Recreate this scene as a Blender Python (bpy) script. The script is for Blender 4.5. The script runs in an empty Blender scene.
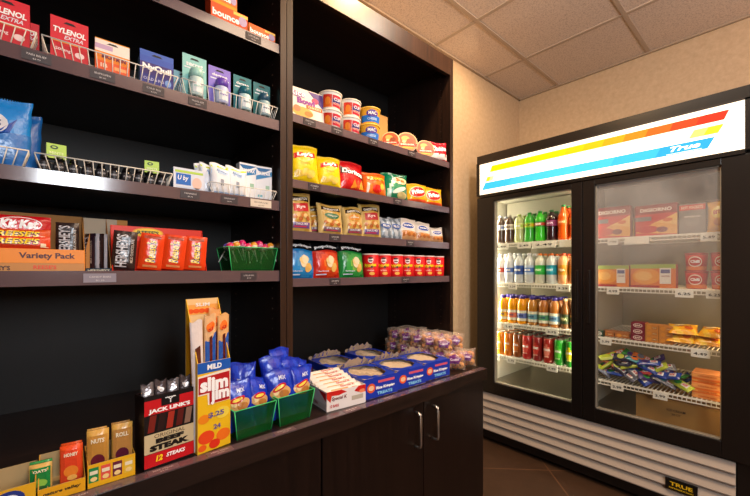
import bpy, bmesh, math, random
from mathutils import Vector, Matrix
sc = bpy.context.scene
C = sc.collection
PI = math.pi
def R(d): return d*PI/180

# ---------------------------------------------------------------- camera, world, lights, exposure
cam_d = bpy.data.cameras.new('camera'); cam = bpy.data.objects.new('camera', cam_d); C.objects.link(cam)
sc.camera = cam
cam.location = (0, 0, 1.2)
cam.rotation_euler = (R(90), 0, R(48.7-90))
cam_d.sensor_width = 36; cam_d.lens = 36*365/750
cam_d.shift_y = 22/750
cam_d.clip_start = .02
w = bpy.data.worlds.new('world'); sc.world = w; w.use_nodes = True
w.node_tree.nodes['Background'].inputs[0].default_value = (1, .85, .7, 1)
w.node_tree.nodes['Background'].inputs[1].default_value = .03
sc.view_settings.view_transform = 'Standard'; sc.view_settings.look = 'None'
sc.view_settings.exposure = 0; sc.view_settings.gamma = 1
sc.view_settings.use_curve_mapping = False
sc.cycles.use_denoising = True
sc.cycles.max_bounces = 7; sc.cycles.diffuse_bounces = 3; sc.cycles.glossy_bounces = 3
sc.cycles.transmission_bounces = 5; sc.cycles.transparent_max_bounces = 10
sc.cycles.sample_clamp_indirect = 4; sc.cycles.caustics_reflective = False; sc.cycles.caustics_refractive = False

def area(name, loc, target, sx, sy, power, col):
    d = bpy.data.lights.new(name, 'AREA'); d.shape = 'RECTANGLE'; d.size = sx; d.size_y = sy
    d.energy = power; d.color = col
    o = bpy.data.objects.new(name, d); C.objects.link(o); o.location = loc
    o.rotation_euler = (Vector(target)-Vector(loc)).to_track_quat('-Z', 'Y').to_euler()
    return o
area('flash_bounce_light', (0.10, -1.35, 1.80), (1.35, .55, 1.45), .45, .85, 34, (.88, .94, 1))  # unseen cool source behind the camera, standing in for bounced flash
area('ceiling_panel_light', (0.85, -.30, 2.69), (1.0, -.15, 0), .6, 1.2, 17, (1, .76, .52))
area('fridge_fill_light', (1.45, .45, 2.69), (2.1, .72, .9), .2, .2, 15, (1, .86, .70))  # added, unseen: brightens the fronts of the goods in the fridge
area('wall_washer_light', (2.2, 1.2, 2.66), (2.0, 1.6, 1.3), .14, .14, 4.5, (1, .68, .38))
area('shelf_downlight', (1.15, .80, 2.66), (1.15, 1.10, 1.95), .12, .12, 20, (1, .64, .32))
area('ceiling_bounce_fill', (1.5, -.95, 2.02), (1.5, -.9499, 2.72), 1.5, .9, 34, (1, .73, .60))  # added fill, unseen: stands in for light bounced onto the ceiling

# ---------------------------------------------------------------- colours and materials
def lin(c):
    return c/12.92 if c <= .04045 else ((c+.055)/1.055)**2.4
_hc = {}
def hx(c):
    if isinstance(c, tuple): return c
    if c not in _hc:
        _hc[c] = tuple(lin(int(c[i:i+2], 16)/255) for i in (1, 3, 5))
    return _hc[c]
MATS = {}
def newmat(name):
    m = bpy.data.materials.new(name); m.use_nodes = True
    nt = m.node_tree; b = nt.nodes['Principled BSDF']; MATS[name] = m
    return m, nt, b
def noise(nt, scale, detail=3, rough=.5, vec=None):
    n = nt.nodes.new('ShaderNodeTexNoise'); n.inputs['Scale'].default_value = scale
    n.inputs['Detail'].default_value = detail; n.inputs['Roughness'].default_value = rough
    if vec: nt.links.new(vec, n.inputs['Vector'])
    return n
def bump(nt, b, src, strength, dist=.001):
    bp = nt.nodes.new('ShaderNodeBump'); bp.inputs['Strength'].default_value = strength
    bp.inputs['Distance'].default_value = dist
    nt.links.new(src, bp.inputs['Height']); nt.links.new(bp.outputs[0], b.inputs['Normal'])
def colmat(name, rough, spec=.5, metal=0, bmp=None, alpha=None, trans=0, coat=0, emit=0, sub=0):
    m, nt, b = newmat(name)
    a = nt.nodes.new('ShaderNodeVertexColor'); a.layer_name = 'Col'
    nt.links.new(a.outputs[0], b.inputs['Base Color'])
    b.inputs['Roughness'].default_value = rough; b.inputs['Specular IOR Level'].default_value = spec
    b.inputs['Metallic'].default_value = metal
    b.inputs['Coat Weight'].default_value = coat; b.inputs['Coat Roughness'].default_value = .1
    if alpha is not None: b.inputs['Alpha'].default_value = alpha
    if trans: b.inputs['Transmission Weight'].default_value = trans
    if emit:
        nt.links.new(a.outputs[0], b.inputs['Emission Color']); b.inputs['Emission Strength'].default_value = emit
    if bmp:
        tc = nt.nodes.new('ShaderNodeTexCoord')
        n = noise(nt, bmp[0], 2, .5, tc.outputs['Object']); bump(nt, b, n.outputs[0], bmp[1], bmp[2])
    return m
colmat('print', .42, .4)
colmat('paint', .55, .3)
colmat('film', .24, .6, bmp=(55, .5, .004))
colmat('foil', .22, .9, metal=.45, bmp=(60, .7, .005))
colmat('card', .8, .2)
colmat('plastic', .3, .5)
colmat('strip', .12, 1.0, bmp=(14, .06, .003))
colmat('drink', .12, .6, coat=.3)
colmat('metal', .28, .5, metal=1)
colmat('wire', .45, .4)
colmat('green_plastic', .12, .6, alpha=.52, coat=.3)
colmat('clear_film', .12, .8, alpha=.15, bmp=(90, .8, .006))
colmat('clear_strip', .12, .7, alpha=.45)
colmat('backlit', .5, .2, emit=1.15)
colmat('lamp', .5, .2, emit=6.0)

def wood(name, c0, c1, axis, rough=.36):
    m, nt, b = newmat(name)
    tc = nt.nodes.new('ShaderNodeTexCoord'); mp = nt.nodes.new('ShaderNodeMapping')
    s = [60, 60, 60]; s[axis] = 2.2; mp.inputs['Scale'].default_value = s
    nt.links.new(tc.outputs['Object'], mp.inputs[0])
    n = noise(nt, 1, 5, .65, mp.outputs[0])
    r = nt.nodes.new('ShaderNodeValToRGB'); nt.links.new(n.outputs[0], r.inputs[0])
    r.color_ramp.elements[0].position = .3; r.color_ramp.elements[1].position = .72
    r.color_ramp.elements[0].color = hx(c0)+(1,); r.color_ramp.elements[1].color = hx(c1)+(1,)
    nt.links.new(r.outputs[0], b.inputs['Base Color']); b.inputs['Roughness'].default_value = rough
    b.inputs['Specular IOR Level'].default_value = .45
    bump(nt, b, n.outputs[0], .15, .0006)
wood('wood_x', '#120b09', '#2a1a14', 0)
wood('wood_z', '#120b09', '#2a1a14', 2)
wood('shaded_back_wood', '#070606', '#0c0a0a', 2, .55)  # near-black copy of the wood: shade inside the bookcases put into the colour
wood('cabinet_wood', '#0e0706', '#1e110d', 2, .3)

wood('lit_wood_front', '#1e120c', '#3e2719', 2, .33)  # paler copy of the bookcase wood: warm lamplight put into its colour
m, nt, b = newmat('wall_paper')
tc = nt.nodes.new('ShaderNodeTexCoord'); n = noise(nt, 35, 4, .7, tc.outputs['Object'])
r = nt.nodes.new('ShaderNodeValToRGB'); nt.links.new(n.outputs[0], r.inputs[0])
r.color_ramp.elements[0].color = hx('#bfa382')+(1,); r.color_ramp.elements[1].color = hx('#cfb594')+(1,)
r.color_ramp.elements[0].position = .3; r.color_ramp.elements[1].position = .7
nt.links.new(r.outputs[0], b.inputs['Base Color']); b.inputs['Roughness'].default_value = .7
bump(nt, b, n.outputs[0], .25, .002)
m, nt, b = newmat('ceiling_tile')
tc = nt.nodes.new('ShaderNodeTexCoord'); n = noise(nt, 110, 4, .8, tc.outputs['Object'])
r = nt.nodes.new('ShaderNodeValToRGB'); nt.links.new(n.outputs[0], r.inputs[0])
r.color_ramp.elements[0].color = hx('#c0aea2')+(1,); r.color_ramp.elements[1].color = hx('#e6d6c8')+(1,)
r.color_ramp.elements[0].position = .36; r.color_ramp.elements[1].position = .52
nt.links.new(r.outputs[0], b.inputs['Base Color']); b.inputs['Roughness'].default_value = .9
bump(nt, b, n.outputs[0], .4, .002)
m, nt, b = newmat('floor_tile')
tc = nt.nodes.new('ShaderNodeTexCoord'); mp = nt.nodes.new('ShaderNodeMapping')
mp.inputs['Rotation'].default_value = (0, 0, R(45)); nt.links.new(tc.outputs['Object'], mp.inputs[0])
br = nt.nodes.new('ShaderNodeTexBrick'); br.offset = 0; nt.links.new(mp.outputs[0], br.inputs[0])
br.inputs['Scale'].default_value = 1; br.inputs['Brick Width'].default_value = .45; br.inputs['Row Height'].default_value = .45
br.inputs['Mortar Size'].default_value = .004; br.inputs['Mortar'].default_value = hx('#6a4a34')+(1,)
n = noise(nt, 14, 4, .6, tc.outputs['Object'])
r = nt.nodes.new('ShaderNodeValToRGB'); nt.links.new(n.outputs[0], r.inputs[0])
r.color_ramp.elements[0].color = hx('#38271b')+(1,); r.color_ramp.elements[1].color = hx('#4d3626')+(1,)
nt.links.new(r.outputs[0], br.inputs['Color1']); nt.links.new(r.outputs[0], br.inputs['Color2'])
nt.links.new(br.outputs[0], b.inputs['Base Color']); b.inputs['Roughness'].default_value = .45
m, nt, b = newmat('door_glass')
nt.nodes.remove(b); out = nt.nodes['Material Output']
t = nt.nodes.new('ShaderNodeBsdfTransparent'); g = nt.nodes.new('ShaderNodeBsdfGlossy'); g.inputs['Roughness'].default_value = .04
t.inputs[0].default_value = (.93, .94, .92, 1)
fr = nt.nodes.new('ShaderNodeFresnel'); fr.inputs[0].default_value = 1.5
mx = nt.nodes.new('ShaderNodeMixShader')
ge = nt.nodes.new('ShaderNodeNewGeometry'); iv = nt.nodes.new('ShaderNodeMath'); iv.operation = 'SUBTRACT'; iv.inputs[0].default_value = 1; nt.links.new(ge.outputs['Backfacing'], iv.inputs[1]); fm = nt.nodes.new('ShaderNodeMath'); fm.operation = 'MULTIPLY'; nt.links.new(iv.outputs[0], fm.inputs[0]); nt.links.new(fr.outputs[0], fm.inputs[1]); nt.links.new(fm.outputs[0], mx.inputs[0]); nt.links.new(t.outputs[0], mx.inputs[1]); nt.links.new(g.outputs[0], mx.inputs[2])
nt.links.new(mx.outputs[0], out.inputs[0])
m, nt, b = newmat('hazy_door_glass')       # freezer pane: reflection haze painted as a diffuse film, denser towards the top
nt.nodes.remove(b); out = nt.nodes['Material Output']
t = nt.nodes.new('ShaderNodeBsdfTransparent'); g = nt.nodes.new('ShaderNodeBsdfGlossy'); g.inputs['Roughness'].default_value = .12
t.inputs[0].default_value = (.93, .93, .92, 1); df = nt.nodes.new('ShaderNodeBsdfDiffuse'); df.inputs[0].default_value = (.75, .75, .75, 1)
fr = nt.nodes.new('ShaderNodeFresnel'); fr.inputs[0].default_value = 1.55
mx = nt.nodes.new('ShaderNodeMixShader'); m2 = nt.nodes.new('ShaderNodeMixShader')
tc = nt.nodes.new('ShaderNodeTexCoord'); sp = nt.nodes.new('ShaderNodeSeparateXYZ'); nt.links.new(tc.outputs['Object'], sp.inputs[0])
mr = nt.nodes.new('ShaderNodeMapRange'); nt.links.new(sp.outputs[2], mr.inputs[0])
mr.inputs[1].default_value = .95; mr.inputs[2].default_value = 1.35; mr.inputs[3].default_value = .008; mr.inputs[4].default_value = .17
n = noise(nt, 5, 3, .6, tc.outputs['Object']); mu = nt.nodes.new('ShaderNodeMath'); mu.operation = 'MULTIPLY'
mr2 = nt.nodes.new('ShaderNodeMapRange'); nt.links.new(n.outputs[0], mr2.inputs[0]); mr2.inputs[1].default_value = .3; mr2.inputs[2].default_value = .7; mr2.inputs[3].default_value = .5; mr2.inputs[4].default_value = 1.2
nt.links.new(mr.outputs[0], mu.inputs[0]); nt.links.new(mr2.outputs[0], mu.inputs[1])
nt.links.new(mu.outputs[0], m2.inputs[0]); nt.links.new(t.outputs[0], m2.inputs[1]); nt.links.new(df.outputs[0], m2.inputs[2])
ge = nt.nodes.new('ShaderNodeNewGeometry'); iv = nt.nodes.new('ShaderNodeMath'); iv.operation = 'SUBTRACT'; iv.inputs[0].default_value = 1; nt.links.new(ge.outputs['Backfacing'], iv.inputs[1]); fm = nt.nodes.new('ShaderNodeMath'); fm.operation = 'MULTIPLY'; nt.links.new(iv.outputs[0], fm.inputs[0]); nt.links.new(fr.outputs[0], fm.inputs[1]); nt.links.new(fm.outputs[0], mx.inputs[0]); nt.links.new(m2.outputs[0], mx.inputs[1]); nt.links.new(g.outputs[0], mx.inputs[2])
nt.links.new(mx.outputs[0], out.inputs[0])

# ---------------------------------------------------------------- mesh helpers
_tc = {}
def glyphs(s, bold, shear):
    k = (s, bold, shear)
    if k not in _tc:
        cu = bpy.data.curves.new('t', 'FONT'); cu.body = s; cu.resolution_u = 2; cu.offset = bold; cu.shear = shear
        o = bpy.data.objects.new('t', cu); me = bpy.data.meshes.new_from_object(o)
        v = [(p.co.x, p.co.y) for p in me.vertices]; f = [tuple(p.vertices) for p in me.polygons]
        x0 = min(p[0] for p in v); x1 = max(p[0] for p in v); y0 = min(p[1] for p in v); y1 = max(p[1] for p in v)
        v = [(a-(x0+x1)/2, c-(y0+y1)/2) for a, c in v]
        _tc[k] = (v, f, x1-x0, y1-y0)
        bpy.data.objects.remove(o); bpy.data.curves.remove(cu); bpy.data.meshes.remove(me)
    return _tc[k]
class G:
    def __init__(s, mat='print'): s.v = []; s.f = []; s.c = []; s.m = []; s.sm = []; s.mats = []; s.dm = mat
    def mi(s, m):
        m = m or s.dm
        if m not in s.mats: s.mats.append(m)
        return s.mats.index(m)
    def face(s, idx, col, mat=None, smooth=False):
        s.f.append(tuple(idx)); s.c.append(hx(col)); s.m.append(s.mi(mat)); s.sm.append(smooth)
    def quad(s, pts, col, mat=None):
        n = len(s.v); s.v += [tuple(p) for p in pts]; s.face(range(n, n+len(pts)), col, mat); return s
    def box(s, x0, x1, y0, y1, z0, z1, col='#ffffff', mat=None, top=None, front=None, side=None, opentop=False):
        P = [(x0,y0,z0),(x1,y0,z0),(x1,y1,z0),(x0,y1,z0),(x0,y0,z1),(x1,y0,z1),(x1,y1,z1),(x0,y1,z1)]
        n = len(s.v); s.v += P
        F = [((0,3,2,1), col), ((4,5,6,7), top or col), ((0,1,5,4), front or col), ((1,2,6,5), side or col), ((2,3,7,6), col), ((3,0,4,7), side or col)]
        for i, (q, c) in enumerate(F):
            if opentop and i == 1: continue
            s.face([n+k for k in q], c, mat)
        return s
    def grid(s, fn, na, nb, paint, mat=None, smooth=True, flip=False):
        n = len(s.v)
        for j in range(nb+1):
            for i in range(na+1): s.v.append(tuple(fn(i/na, j/nb)))
        for j in range(nb):
            for i in range(na):
                a = n+j*(na+1)+i; q = (a, a+1, a+na+2, a+na+1)
                if flip: q = q[::-1]
                s.face(q, paint((i+.5)/na, (j+.5)/nb) if callable(paint) else paint, mat, smooth)
        return s
    def lathe(s, prof, n=14, col='#ffffff', mat=None, cx=0, cy=0, cap=True):
        b = len(s.v)
        for r_, z in prof:
            for k in range(n):
                a = 2*PI*k/n; s.v.append((cx+r_*math.cos(a), cy+r_*math.sin(a), z))
        for j in range(len(prof)-1):
            c = col(j) if callable(col) else col
            for k in range(n):
                k2 = (k+1) % n; s.face((b+j*n+k, b+j*n+k2, b+(j+1)*n+k2, b+(j+1)*n+k), c, mat, True)
        if cap:
            s.face([b+k for k in range(n)][::-1], col(0) if callable(col) else col, mat)
            s.face([b+(len(prof)-1)*n+k for k in range(n)], col(len(prof)-2) if callable(col) else col, mat)
        return s
    def poly(s, S, pts, col, lift=.0004, mat=None, rings=1):
        cx = sum(p[0] for p in pts)/len(pts); cy = sum(p[1] for p in pts)/len(pts); n = len(s.v); k = len(pts)
        if rings == 1 and k <= 4:
            s.v += [tuple(S(a, c, lift)) for a, c in pts]; s.face(range(n, n+k), col, mat); return s
        s.v.append(tuple(S(cx, cy, lift)))
        for r_ in range(1, rings+1):
            for a, c in pts: s.v.append(tuple(S(cx+(a-cx)*r_/rings, cy+(c-cy)*r_/rings, lift)))
        for i in range(k):
            j = (i+1) % k; s.face((n, n+1+i, n+1+j), col, mat)
            for r_ in range(1, rings):
                o1 = n+1+(r_-1)*k; o2 = o1+k; s.face((o1+i, o2+i, o2+j, o1+j), col, mat)
        return s
    def rect(s, S, a0, a1, b0, b1, col, lift=.0004, n=1, mat=None):
        if n == 1: return s.poly(S, [(a0,b0),(a1,b0),(a1,b1),(a0,b1)], col, lift, mat)
        return s.grid(lambda u, v: S(a0+(a1-a0)*u, b0+(b1-b0)*v, lift), n, n, col, mat, False)
    def ell(s, S, cx, cy, rx, ry, col, lift=.0004, rings=1, rot=0, mat=None, n=16):
        cr, sr = math.cos(rot), math.sin(rot)
        pts = [(cx+rx*math.cos(t)*cr-ry*math.sin(t)*sr, cy+rx*math.cos(t)*sr+ry*math.sin(t)*cr) for t in [2*PI*k/n for k in range(n)]]
        return s.poly(S, pts, col, lift, mat, max(rings, 1) if rings > 1 else 1)
    def text(s, S, t, cx, cy, w=None, h=None, col='#ffffff', lift=.0009, bold=.02, shear=0, rot=0, mat=None):
        v, f, tw, th = glyphs(t, bold, shear)
        if w is None: w = tw*h/th
        if h is None: h = th*w/tw
        sx, sy = w/tw, h/th; cr, sr = math.cos(rot), math.sin(rot); n = len(s.v)
        for a, c in v:
            a *= sx; c *= sy
            s.v.append(tuple(S(cx+a*cr-c*sr, cy+a*sr+c*cr, lift)))
        for q in f: s.face([n+i for i in q], col, mat)
        return s
    def tube(s, pts, r, n=6, col='#ffffff', mat=None, closed=False):
        P = [Vector(p) for p in pts]; b = len(s.v); m_ = len(P)
        for i, p in enumerate(P):
            if closed: d = P[(i+1) % m_]-P[i-1]
            else: d = P[min(i+1, m_-1)]-P[max(i-1, 0)]
            d.normalize(); u = d.orthogonal() if abs(d.z) > .9 else d.cross(Vector((0,0,1)))
            if abs(d.z) > .9: u = d.cross(Vector((0,1,0)))
            u.normalize(); w_ = d.cross(u)
            for k in range(n):
                a = 2*PI*k/n; s.v.append(tuple(p+u*math.cos(a)*r+w_*math.sin(a)*r))
        for i in range(m_ if closed else m_-1):
            j = (i+1) % m_
            for k in range(n):
                k2 = (k+1) % n; s.face((b+i*n+k, b+i*n+k2, b+j*n+k2, b+j*n+k), col, mat, True)
        if not closed:
            s.face([b+k for k in range(n)][::-1], col, mat); s.face([b+(m_-1)*n+k for k in range(n)], col, mat)
        return s
    def xf(s, M, start=0):
        for i in range(start, len(s.v)): s.v[i] = tuple(M @ Vector(s.v[i]))
        return s
    def build(s, name, parent=None, loc=(0,0,0), rot=(0,0,0), bevel=0):
        me = bpy.data.meshes.new(name); me.from_pydata(s.v, [], s.f)
        for m_ in s.mats: me.materials.append(MATS[m_])
        me.polygons.foreach_set('material_index', s.m); me.polygons.foreach_set('use_smooth', s.sm)
        a = me.color_attributes.new('Col', 'FLOAT_COLOR', 'CORNER'); d = []
        for p in me.polygons: d += [*s.c[p.index], 1.0]*p.loop_total
        a.data.foreach_set('color', d)
        me.update()
        o = bpy.data.objects.new(name, me); C.objects.link(o); o.location = loc; o.rotation_euler = rot
        if parent: o.parent = parent
        if bevel:
            md = o.modifiers.new('bevel', 'BEVEL'); md.width = bevel; md.segments = 2; md.limit_method = 'ANGLE'
        return o
def tag(o, label, cat, group=None):
    o['label'] = label; o['category'] = cat
    if group: o['group'] = group
    return o
def empty(name, label, cat, loc=(0,0,0), rot=(0,0,0), group=None):
    o = bpy.data.objects.new(name, None); C.objects.link(o); o.empty_display_size = .05
    o.location = loc; o.rotation_euler = rot
    return tag(o, label, cat, group)
def dup(o, loc, rot=None, label=None, group=None, parent=None):
    c = o.copy(); C.objects.link(c); c.location = loc
    if parent: c.parent = parent
    if rot is not None: c.rotation_euler = rot
    if label: c['label'] = label
    if group: c['group'] = group
    for ch in list(o.children): dup(ch, tuple(ch.location), None, None, None, c)
    return c
# surfaces (a = to the right, b = up, l = lift towards the viewer); things face local -y
def Sfront(y=0, x=0): return lambda a, b, l=0: (x+a, y-l, b)
def Sside(x, y=0): return lambda a, b, l=0: (x-l, y-a, b)      # left side, seen from -x; a runs towards -y
def Stop(z, x=0, y=0): return lambda a, b, l=0: (x+a, y+b, z+l)
def Scyl(r, cx=0, cy=0, a0=0):
    if not callable(r): rr = r; r = lambda b: rr
    return lambda a, b, l=0: (cx+(r(b)+l)*math.sin(a/r(b)+a0), cy-(r(b)+l)*math.cos(a/r(b)+a0), b)
# ---------------------------------------------------------------- the room
def struct(name, g, parent=None):
    o = g.build(name, parent)
    if not parent: o['kind'] = 'structure'
    return o
XE, YW, ZC = 3.12, 1.60, 2.72
struct('floor', G('floor_tile').box(-1.8, XE+.1, -1.7, YW+.1, -.1, 0))
struct('ceiling', G('ceiling_tile').box(-1.8, XE+.1, -1.7, YW+.1, ZC, ZC+.1))
struct('wall_left', G('wall_paper').box(-1.8, XE+.1, YW, YW+.1, 0, ZC))
struct('wall_back', G('wall_paper').box(XE, XE+.1, -1.7, YW, 0, ZC))
struct('wall_right', G('wall_paper').box(-1.8, XE, -1.7, -1.6, 0, ZC))
struct('wall_front', G('wall_paper').box(-1.8, -1.7, -1.6, YW, 0, ZC))
g = G('paint')
for i in range(-5, 4):
    y = 1.26-.61*(3-i) if i < 3 else 1.26
for y in [1.26-.61*k for k in range(5)]: g.box(-1.7, XE, y-.012, y+.012, ZC-.006, ZC+.001, '#bdab99')
for x in [2.54-.61*k for k in range(7)]: g.box(x-.012, x+.012, -1.6, YW, ZC-.0055, ZC+.001, '#bdab99')
g.box(-1.7, XE, YW-.02, YW, ZC-.012, ZC, '#b09c86'); g.box(XE-.02, XE, -1.6, YW, ZC-.012, ZC, '#b09c86')
struct('trim_1', g)
struct('baseboard_left', G('paint').box(1.50, 2.2, YW-.012, YW, 0, .10, '#2a1c16'))

# ---------------------------------------------------------------- bookcases and base cabinets
YF, YB = 1.12, 1.585          # front and back of the bookcases
ZT = .762                     # worktop height
STRIP = '#5d4a50'
def price_label(parent, x, z, y, w=.045, h=.022, lines=('',), col='#3a3236', tcol='#d8d0d0'):
    g = G('print').box(x-w/2, x+w/2, y-.0012, y-.0002, z-h/2, z+h/2, col)
    S = Sfront(y-.0012)
    if lines[0]: g.text(S, lines[0], x, z+h*.12, w=w*.66, h=h*.2, col=tcol, lift=.0003, bold=0)
    if len(lines) > 1: g.text(S, lines[1], x, z-h*.28, w=w*.26, h=h*.16, col=tcol, lift=.0003, bold=0)
    return g.build('price_label', parent)
def shelf(root, x0, x1, zlip0, zlip1, labels=()):
    s = G('wood_x').box(x0, x1, YF+.012, YB-.012, zlip0+.004, zlip1-.006).build('shelf', root, bevel=.001)
    G('strip').box(x0, x1, YF+.006, YF+.0115, zlip0, zlip1, STRIP).box(x0, x1, YF+.0115, YF+.016, zlip1-.0058, zlip1-.0045, STRIP).build('price_strip', s)
    for l in labels:
        px, t1, t2 = l[:3]; kw = l[3] if len(l) > 3 else {}
        price_label(s, px, (zlip0+zlip1)/2, YF+.0055, lines=(t1, t2), **kw)
def bookcase(name, label, x0, x1, shelves, loc_fascia=True):
    r_ = empty('bookcase', label, 'bookcase', ((x0+x1)/2, (YF+YB)/2, ZT))
    rel = Vector(r_.location)
    ch = []
    G('wood_z').box(x0, x0+.022, YF+.001, YB, ZT, 2.257).box(x0, x0+.022, YF, YF+.001, ZT, 2.257, mat='lit_wood_front').build('side_panel', r_, bevel=.0012)
    G('wood_z').box(x1-.022, x1, YF+.001, YB, ZT, 2.257).box(x1-.022, x1, YF, YF+.001, ZT, 2.257, mat='lit_wood_front').build('side_panel', r_, bevel=.0012)
    G('shaded_back_wood').box(x0+.022, x1-.022, YB-.01, YB, ZT, 2.257).build('back_panel', r_)
    G('wood_x').box(x0+.022, x1-.022, YF+.02, YB-.012, 2.225, 2.25).build('top_panel', r_)
    G('lit_wood_front').box(x0+.022, x1-.022, YF, YF+.019, 2.172, 2.257).build('fascia', r_, bevel=.0012)
    pins = G('metal')
    for xx, sg in ((x0+.022, 1), (x1-.022, -1)):
        for yy in (YF+.06, YB-.07):
            for k in range(40):
                z = ZT+.06+k*.035
                pins.box(min(xx, xx+sg*.0008), max(xx, xx+sg*.0008), yy-.0022, yy+.0022, z-.0022, z+.0022, '#8a7a70')
    pins.build('shelf_pin_holes', r_)['kind'] = 'stuff'
    for sh in shelves: shelf(r_, x0+.0225, x1-.0225, *sh)
    for c in r_.children: c.location = -rel       # shapes are written in room coordinates
    return r_
XD = .588                                         # where the two bookcases meet
lb = dict(w=.05)
wl = dict(col='#d9cdbc', tcol='#5a4a3a', w=.07, h=.024)
bookcase('bookcase', 'left dark wood bookcase holding medicines, toiletries and candy boxes', XD-.93, XD-.001, [
    (1.922, 1.952, [(.19, 'DRYER SHEETS', '$1.99', lb), (.475, 'SOFTENER', '$1.00', lb)]),
    (1.665, 1.698, [(-.03, 'PAIN RELIEF', '$2.99', lb), (.09, 'IBUPROFEN', '$1.49', lb), (.20, 'COLD FLU', '$2.75', lb), (.31, 'TRAVEL SIZE', '$3.49', lb)]),
    (1.398, 1.430, [(.29, 'TAMPONS', '$4.99', lb), (.40, 'SEWING KIT', '$2.50', lb), (.50, 'SHAVE', '$1.99', wl)]),
    (1.163, 1.198, [(.085, 'CANDY BARS', '$1.25', dict(col='#8c8490', w=.065)), (.46, 'LOLLIPOPS', '$.50', lb)])])
bookcase('bookcase', 'right dark wood bookcase holding noodle cups, chips and snack cans', XD+.001, 1.507, [
    (1.710, 1.738, [(.68, 'POPCORN', '$1.25', lb), (.80, 'NOODLES', '$1.50', lb), (.98, 'MAC CHEESE', '$1.99', lb), (1.21, 'BOWL', '$2.49', lb)]),
    (1.484, 1.512, [(.70, 'CHIPS', '$1.25', lb), (1.12, 'CHIPS', '$1.25', lb)]),
    (1.306, 1.336, [(.79, 'SNACK MIX', '$1.75', lb), (1.2, 'PRETZELS', '$.99', lb)]),
    (1.142, 1.171, [(.79, 'CHIPS', '$1.99', lb), (1.17, 'CRISPS', '$1.25', lb)])])
def cabinet(label, x0, x1):
    y0 = .905
    r_ = empty('base_cabinet', label, 'cabinet', ((x0+x1)/2, (y0+YB)/2, 0))
    rel = Vector(r_.location)
    G('cabinet_wood').box(x0, x1, y0+.02, YB, .09, ZT-.048).build('cabinet_body', r_)
    G('cabinet_wood').box(x0, x1, y0+.07, YB, 0, .09).build('toe_kick', r_)
    xm = (x0+x1)/2+.022
    for s_, (a, c) in ((-1, (x0+.002, xm-.0015)), (1, (xm+.0015, x1-.002))):
        d = G('cabinet_wood').box(a, c, y0, y0+.0195, .095, ZT-.053).build('door', r_, bevel=.0015)
        hx_ = xm+s_*.049
        pts = [(hx_, y0, .684), (hx_, y0-.018, .684), (hx_, y0-.028, .680), (hx_, y0-.031, .670), (hx_, y0-.031, .572), (hx_, y0-.028, .563), (hx_, y0-.018, .559), (hx_, y0, .559)]
        G('metal').tube(pts, .0045, 8, '#d5d2cf').build('handle', d)
    for c in r_.children: c.location = -rel
cabinet('dark wood base cabinet under the jerky and candy displays at left', XD-.93, XD-.001)
cabinet('dark wood base cabinet with two chrome bar handles at right', XD+.001, 1.440)
ct = G('wood_x').box(XD-.945, 1.446, .890, YB+.005, ZT-.047, ZT).box(1.446, 1.4465, .890, .9, ZT-.047, ZT).build('countertop', bevel=.0015)
tag(ct, 'long dark wood worktop carrying the snack displays', 'countertop')
st = G('strip').box(XD-.945, 1.44, .892, .921, ZT, ZT+.001, STRIP).build('price_strip', ct)
for x, a, b_ in ((.03, 'SNACK BARS', '$1.25'), (.18, 'BEEF STEAK', '$2.25'), (.30, 'MEAT STICK', '$1.50'), (.47, 'SNACK MIX', '$1.25'), (.70, 'BARS', '$1.50'), (.86, 'TREATS', '$1.25'), (1.12, 'TREATS', '$1.25'), (1.33, 'COOKIES', '$1.75')):
    g = G('print').box(x-.03, x+.03, .895, .917, ZT+.001, ZT+.0016, '#6a5258'); Sp = Stop(ZT+.0016, x, .906)
    g.text(Sp, a, 0, .003, w=.04, h=.005, col='#d8c8c8', lift=.0003, bold=0).text(Sp, b_, 0, -.006, w=.016, h=.004, col='#d8c8c8', lift=.0003, bold=0)
    g.build('price_label', st)

# ---------------------------------------------------------------- two-door glass fridge
FX = 2.248                    # door front
fr = empty('display_fridge', 'black two-door glass display fridge with a lit striped header', 'fridge', (FX+.4, .777, 0))
FO = Vector(fr.location)
def fp(g, name, parent=None, **k):
    o = g.build(name, parent or fr, **k)
    if not parent: o.location = -FO
    return o
BK = '#14100f'
fp(G('paint').box(FX+.055, FX+.76, .09, .127, .03, 2.0, BK), 'side_panel')
fp(G('paint').box(FX+.055, FX+.76, 1.428, 1.465, .03, 2.0, BK), 'side_panel')
fp(G('paint').box(FX+.73, FX+.76, .127, 1.428, .03, 2.0, BK), 'back_panel')
fp(G('plastic').box(FX, FX+.76, .09, 1.465, 1.945, 2.0, BK).box(FX+.03, FX+.73, .127, 1.428, 1.72, 1.945, BK), 'top_housing', bevel=.002)
WH = '#d8d2c4'
g = G('paint')
g.box(FX+.72, FX+.729, .128, 1.427, .37, 1.719, '#a39b8a')
g.box(FX+.06, FX+.72, .128, .135, .37, 1.719, WH); g.box(FX+.06, FX+.72, 1.42, 1.427, .37, 1.719, WH)
g.box(FX+.06, FX+.72, .77, .785, .37, 1.719, '#b8b0a0')
g.box(FX+.06, FX+.72, .135, 1.42, 1.70, 1.719, WH)
fp(g, 'interior_liner')
fp(G('metal').box(FX+.06, FX+.72, .135, 1.42, .37, .405, '#9a948a'), 'interior_floor')
fp(G('paint').box(FX+.055, FX+.76, .127, 1.428, .03, .369, BK), 'machine_housing')
fp(G('plastic').box(FX+.02, FX+.07, .09, 1.465, .355, .40, BK).box(FX+.02, FX+.055, .09, .155, .03, .355, BK).box(FX+.03, FX+.055, .155, 1.465, .03, .087, BK), 'lower_frame')
# evaporator housing at the top of each compartment
fp(G('paint').box(FX+.30, FX+.715, .80, 1.40, 1.56, 1.695, '#aca698').box(FX+.30, FX+.715, .15, .755, 1.56, 1.695, '#a09a8e'), 'fan_housing')
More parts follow.
